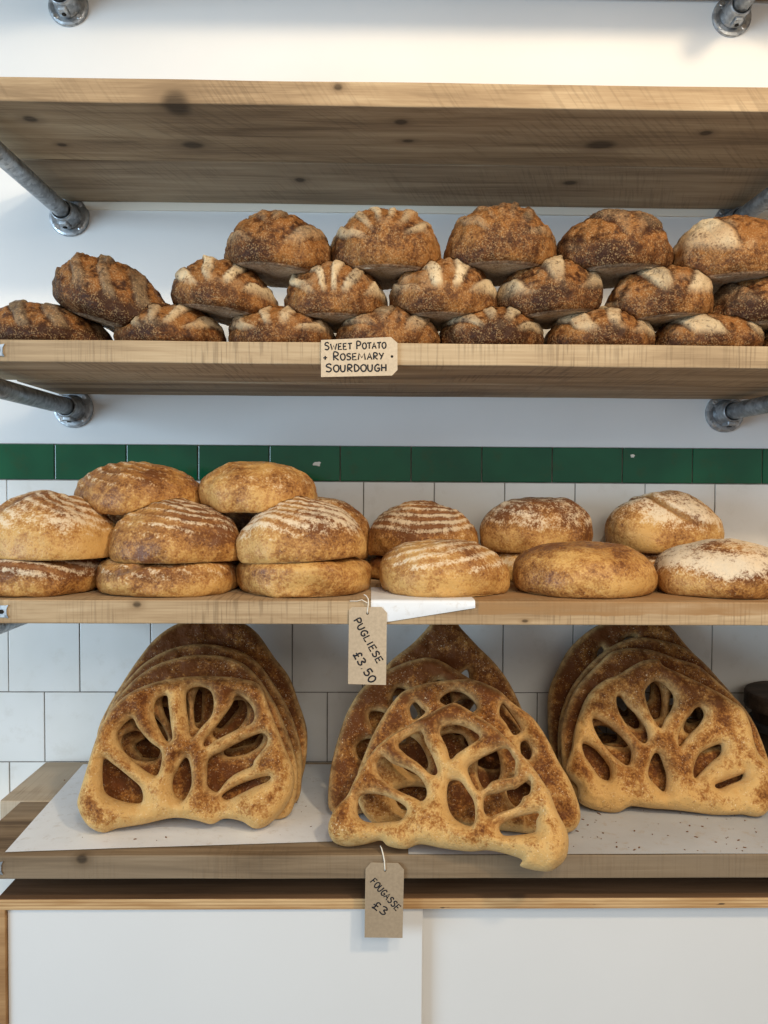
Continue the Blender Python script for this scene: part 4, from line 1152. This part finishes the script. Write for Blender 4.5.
pw = on_y(5.5, 960, CY)[0]
cbox('side_panel', cx0, pw, CY, -0.008, 0.08, zpl - .0002, MAT['ply_face'])
cbox('side_panel', cx1 - .018, cx1, CY, -0.008, 0.08, zpl - .0002, MAT['ply_face'])
cbox('base', cx0, cx1, CY + .02, -0.008, 0.0, 0.08, MAT['ply_face'])
xd = on_y(422.5, 960, CY + .006)[0]
cbox('sliding_door', pw + .001, xd, CY + .006, CY + .018, 0.085, zpl - .0015, MAT['door'], .0012, 'white sliding door at the left, in front')
cbox('sliding_door', xd - .04, cx1 - .02, CY + .022, CY + .034, 0.085, zpl - .0015, MAT['door'], .0012, 'white sliding door at the right, set behind')
for xs in (-0.35, 0.35):
    cbox('spacer_batten', xs - .02, xs + .02, -0.30, -0.02, ztop, S4B - .0004, MAT['ply_face'])

# ------------------------------------------------------------------ dark lidded tub at the right frame edge
c = on_y(801, 700, -0.118); rt = 0.108
tub = empty('wooden_tub', (c[0], -0.118, SHZ)); tag(tub, 'dark lidded wooden tub at the right frame edge behind the flat breads', 'tub')
ht = on_y(760, 697, -0.15)[2] - SHZ
bm = bmesh.new(); add_lathe(bm, [(0.070, 0.0), (0.074, 0.002), (0.092, ht - .03), (0.092, ht - .02)], 48, 'Z')
# stave grooves
for v in bm.verts:
    a = math.atan2(v.co.y, v.co.x); k = 1 - 0.02 * max(0, math.cos(a * 16)) ** 6; v.co.x *= k; v.co.y *= k
bm_obj('body', bm, MAT['tub'], tub, smooth=True)
bm = bmesh.new(); add_lathe(bm, [(0.094, ht - .075), (0.0965, ht - .074), (0.0975, ht - .060), (0.095, ht - .059)], 48, 'Z')
bm_obj('hoop', bm, plain('dull_iron', (0.06, 0.06, 0.065), .5, .4, .7), tub, smooth=True)
bm = bmesh.new(); add_lathe(bm, [(0.098, ht - .034), (0.104, ht - .033), (0.1055, ht - .028), (0.1055, ht - .006), (0.103, ht - .001), (0.098, ht), (0.020, ht + .001)], 48, 'Z')
bm_obj('lid', bm, MAT['tub'], tub, smooth=False)

# ------------------------------------------------------------------ light
def area(name, loc, target, size, power, color, sy=None):
    l = bpy.data.lights.new(name, 'AREA'); l.shape = 'RECTANGLE'; l.size = size; l.size_y = sy or size
    l.energy = power; l.color = color
    o = bpy.data.objects.new(name, l); COL.objects.link(o); o.location = loc
    o.rotation_euler = (Vector(target) - Vector(loc)).to_track_quat('-Z', 'Y').to_euler()
    return o
def spot(name, loc, target, power, color, size=0.06, ang=70, blend=0.6):
    l = bpy.data.lights.new(name, 'SPOT'); l.energy = power; l.color = color; l.shadow_soft_size = size
    l.spot_size = math.radians(ang); l.spot_blend = blend
    o = bpy.data.objects.new(name, l); COL.objects.link(o); o.location = loc
    o.rotation_euler = (Vector(target) - Vector(loc)).to_track_quat('-Z', 'Y').to_euler()
    return o
area('shop_window_light', (-4.2, -3.0, 1.25), (0.0, 0.0, 1.3), 2.2, 180, (0.56, 0.79, 1.0), 2.1)
area('ceiling_panel_light', (0.7, -3.3, 2.75), (0.1, 0.0, 1.5), 2.6, 42, (1.0, 0.91, 0.78), 1.1)
spot('ceiling_spot', (0.95, -1.9, 2.74), (0.55, -0.2, 1.75), 85, (1.0, 0.77, 0.49), 0.08, 95)
spot('ceiling_spot', (0.15, -2.0, 2.74), (0.15, -0.3, 1.3), 36, (1.0, 0.83, 0.60), 0.08, 95)
wd = bpy.data.worlds.new('world'); SC.world = wd; wd.use_nodes = True
bg = wd.node_tree.nodes['Background']; bg.inputs['Color'].default_value = (1.0, 0.97, 0.94, 1); bg.inputs['Strength'].default_value = 0.40

vs = SC.view_settings
vs.view_transform = 'Standard'; vs.look = 'None'; vs.gamma = 1.0; vs.use_curve_mapping = False; vs.exposure = 0.0
SC.display_settings.display_device = 'sRGB'
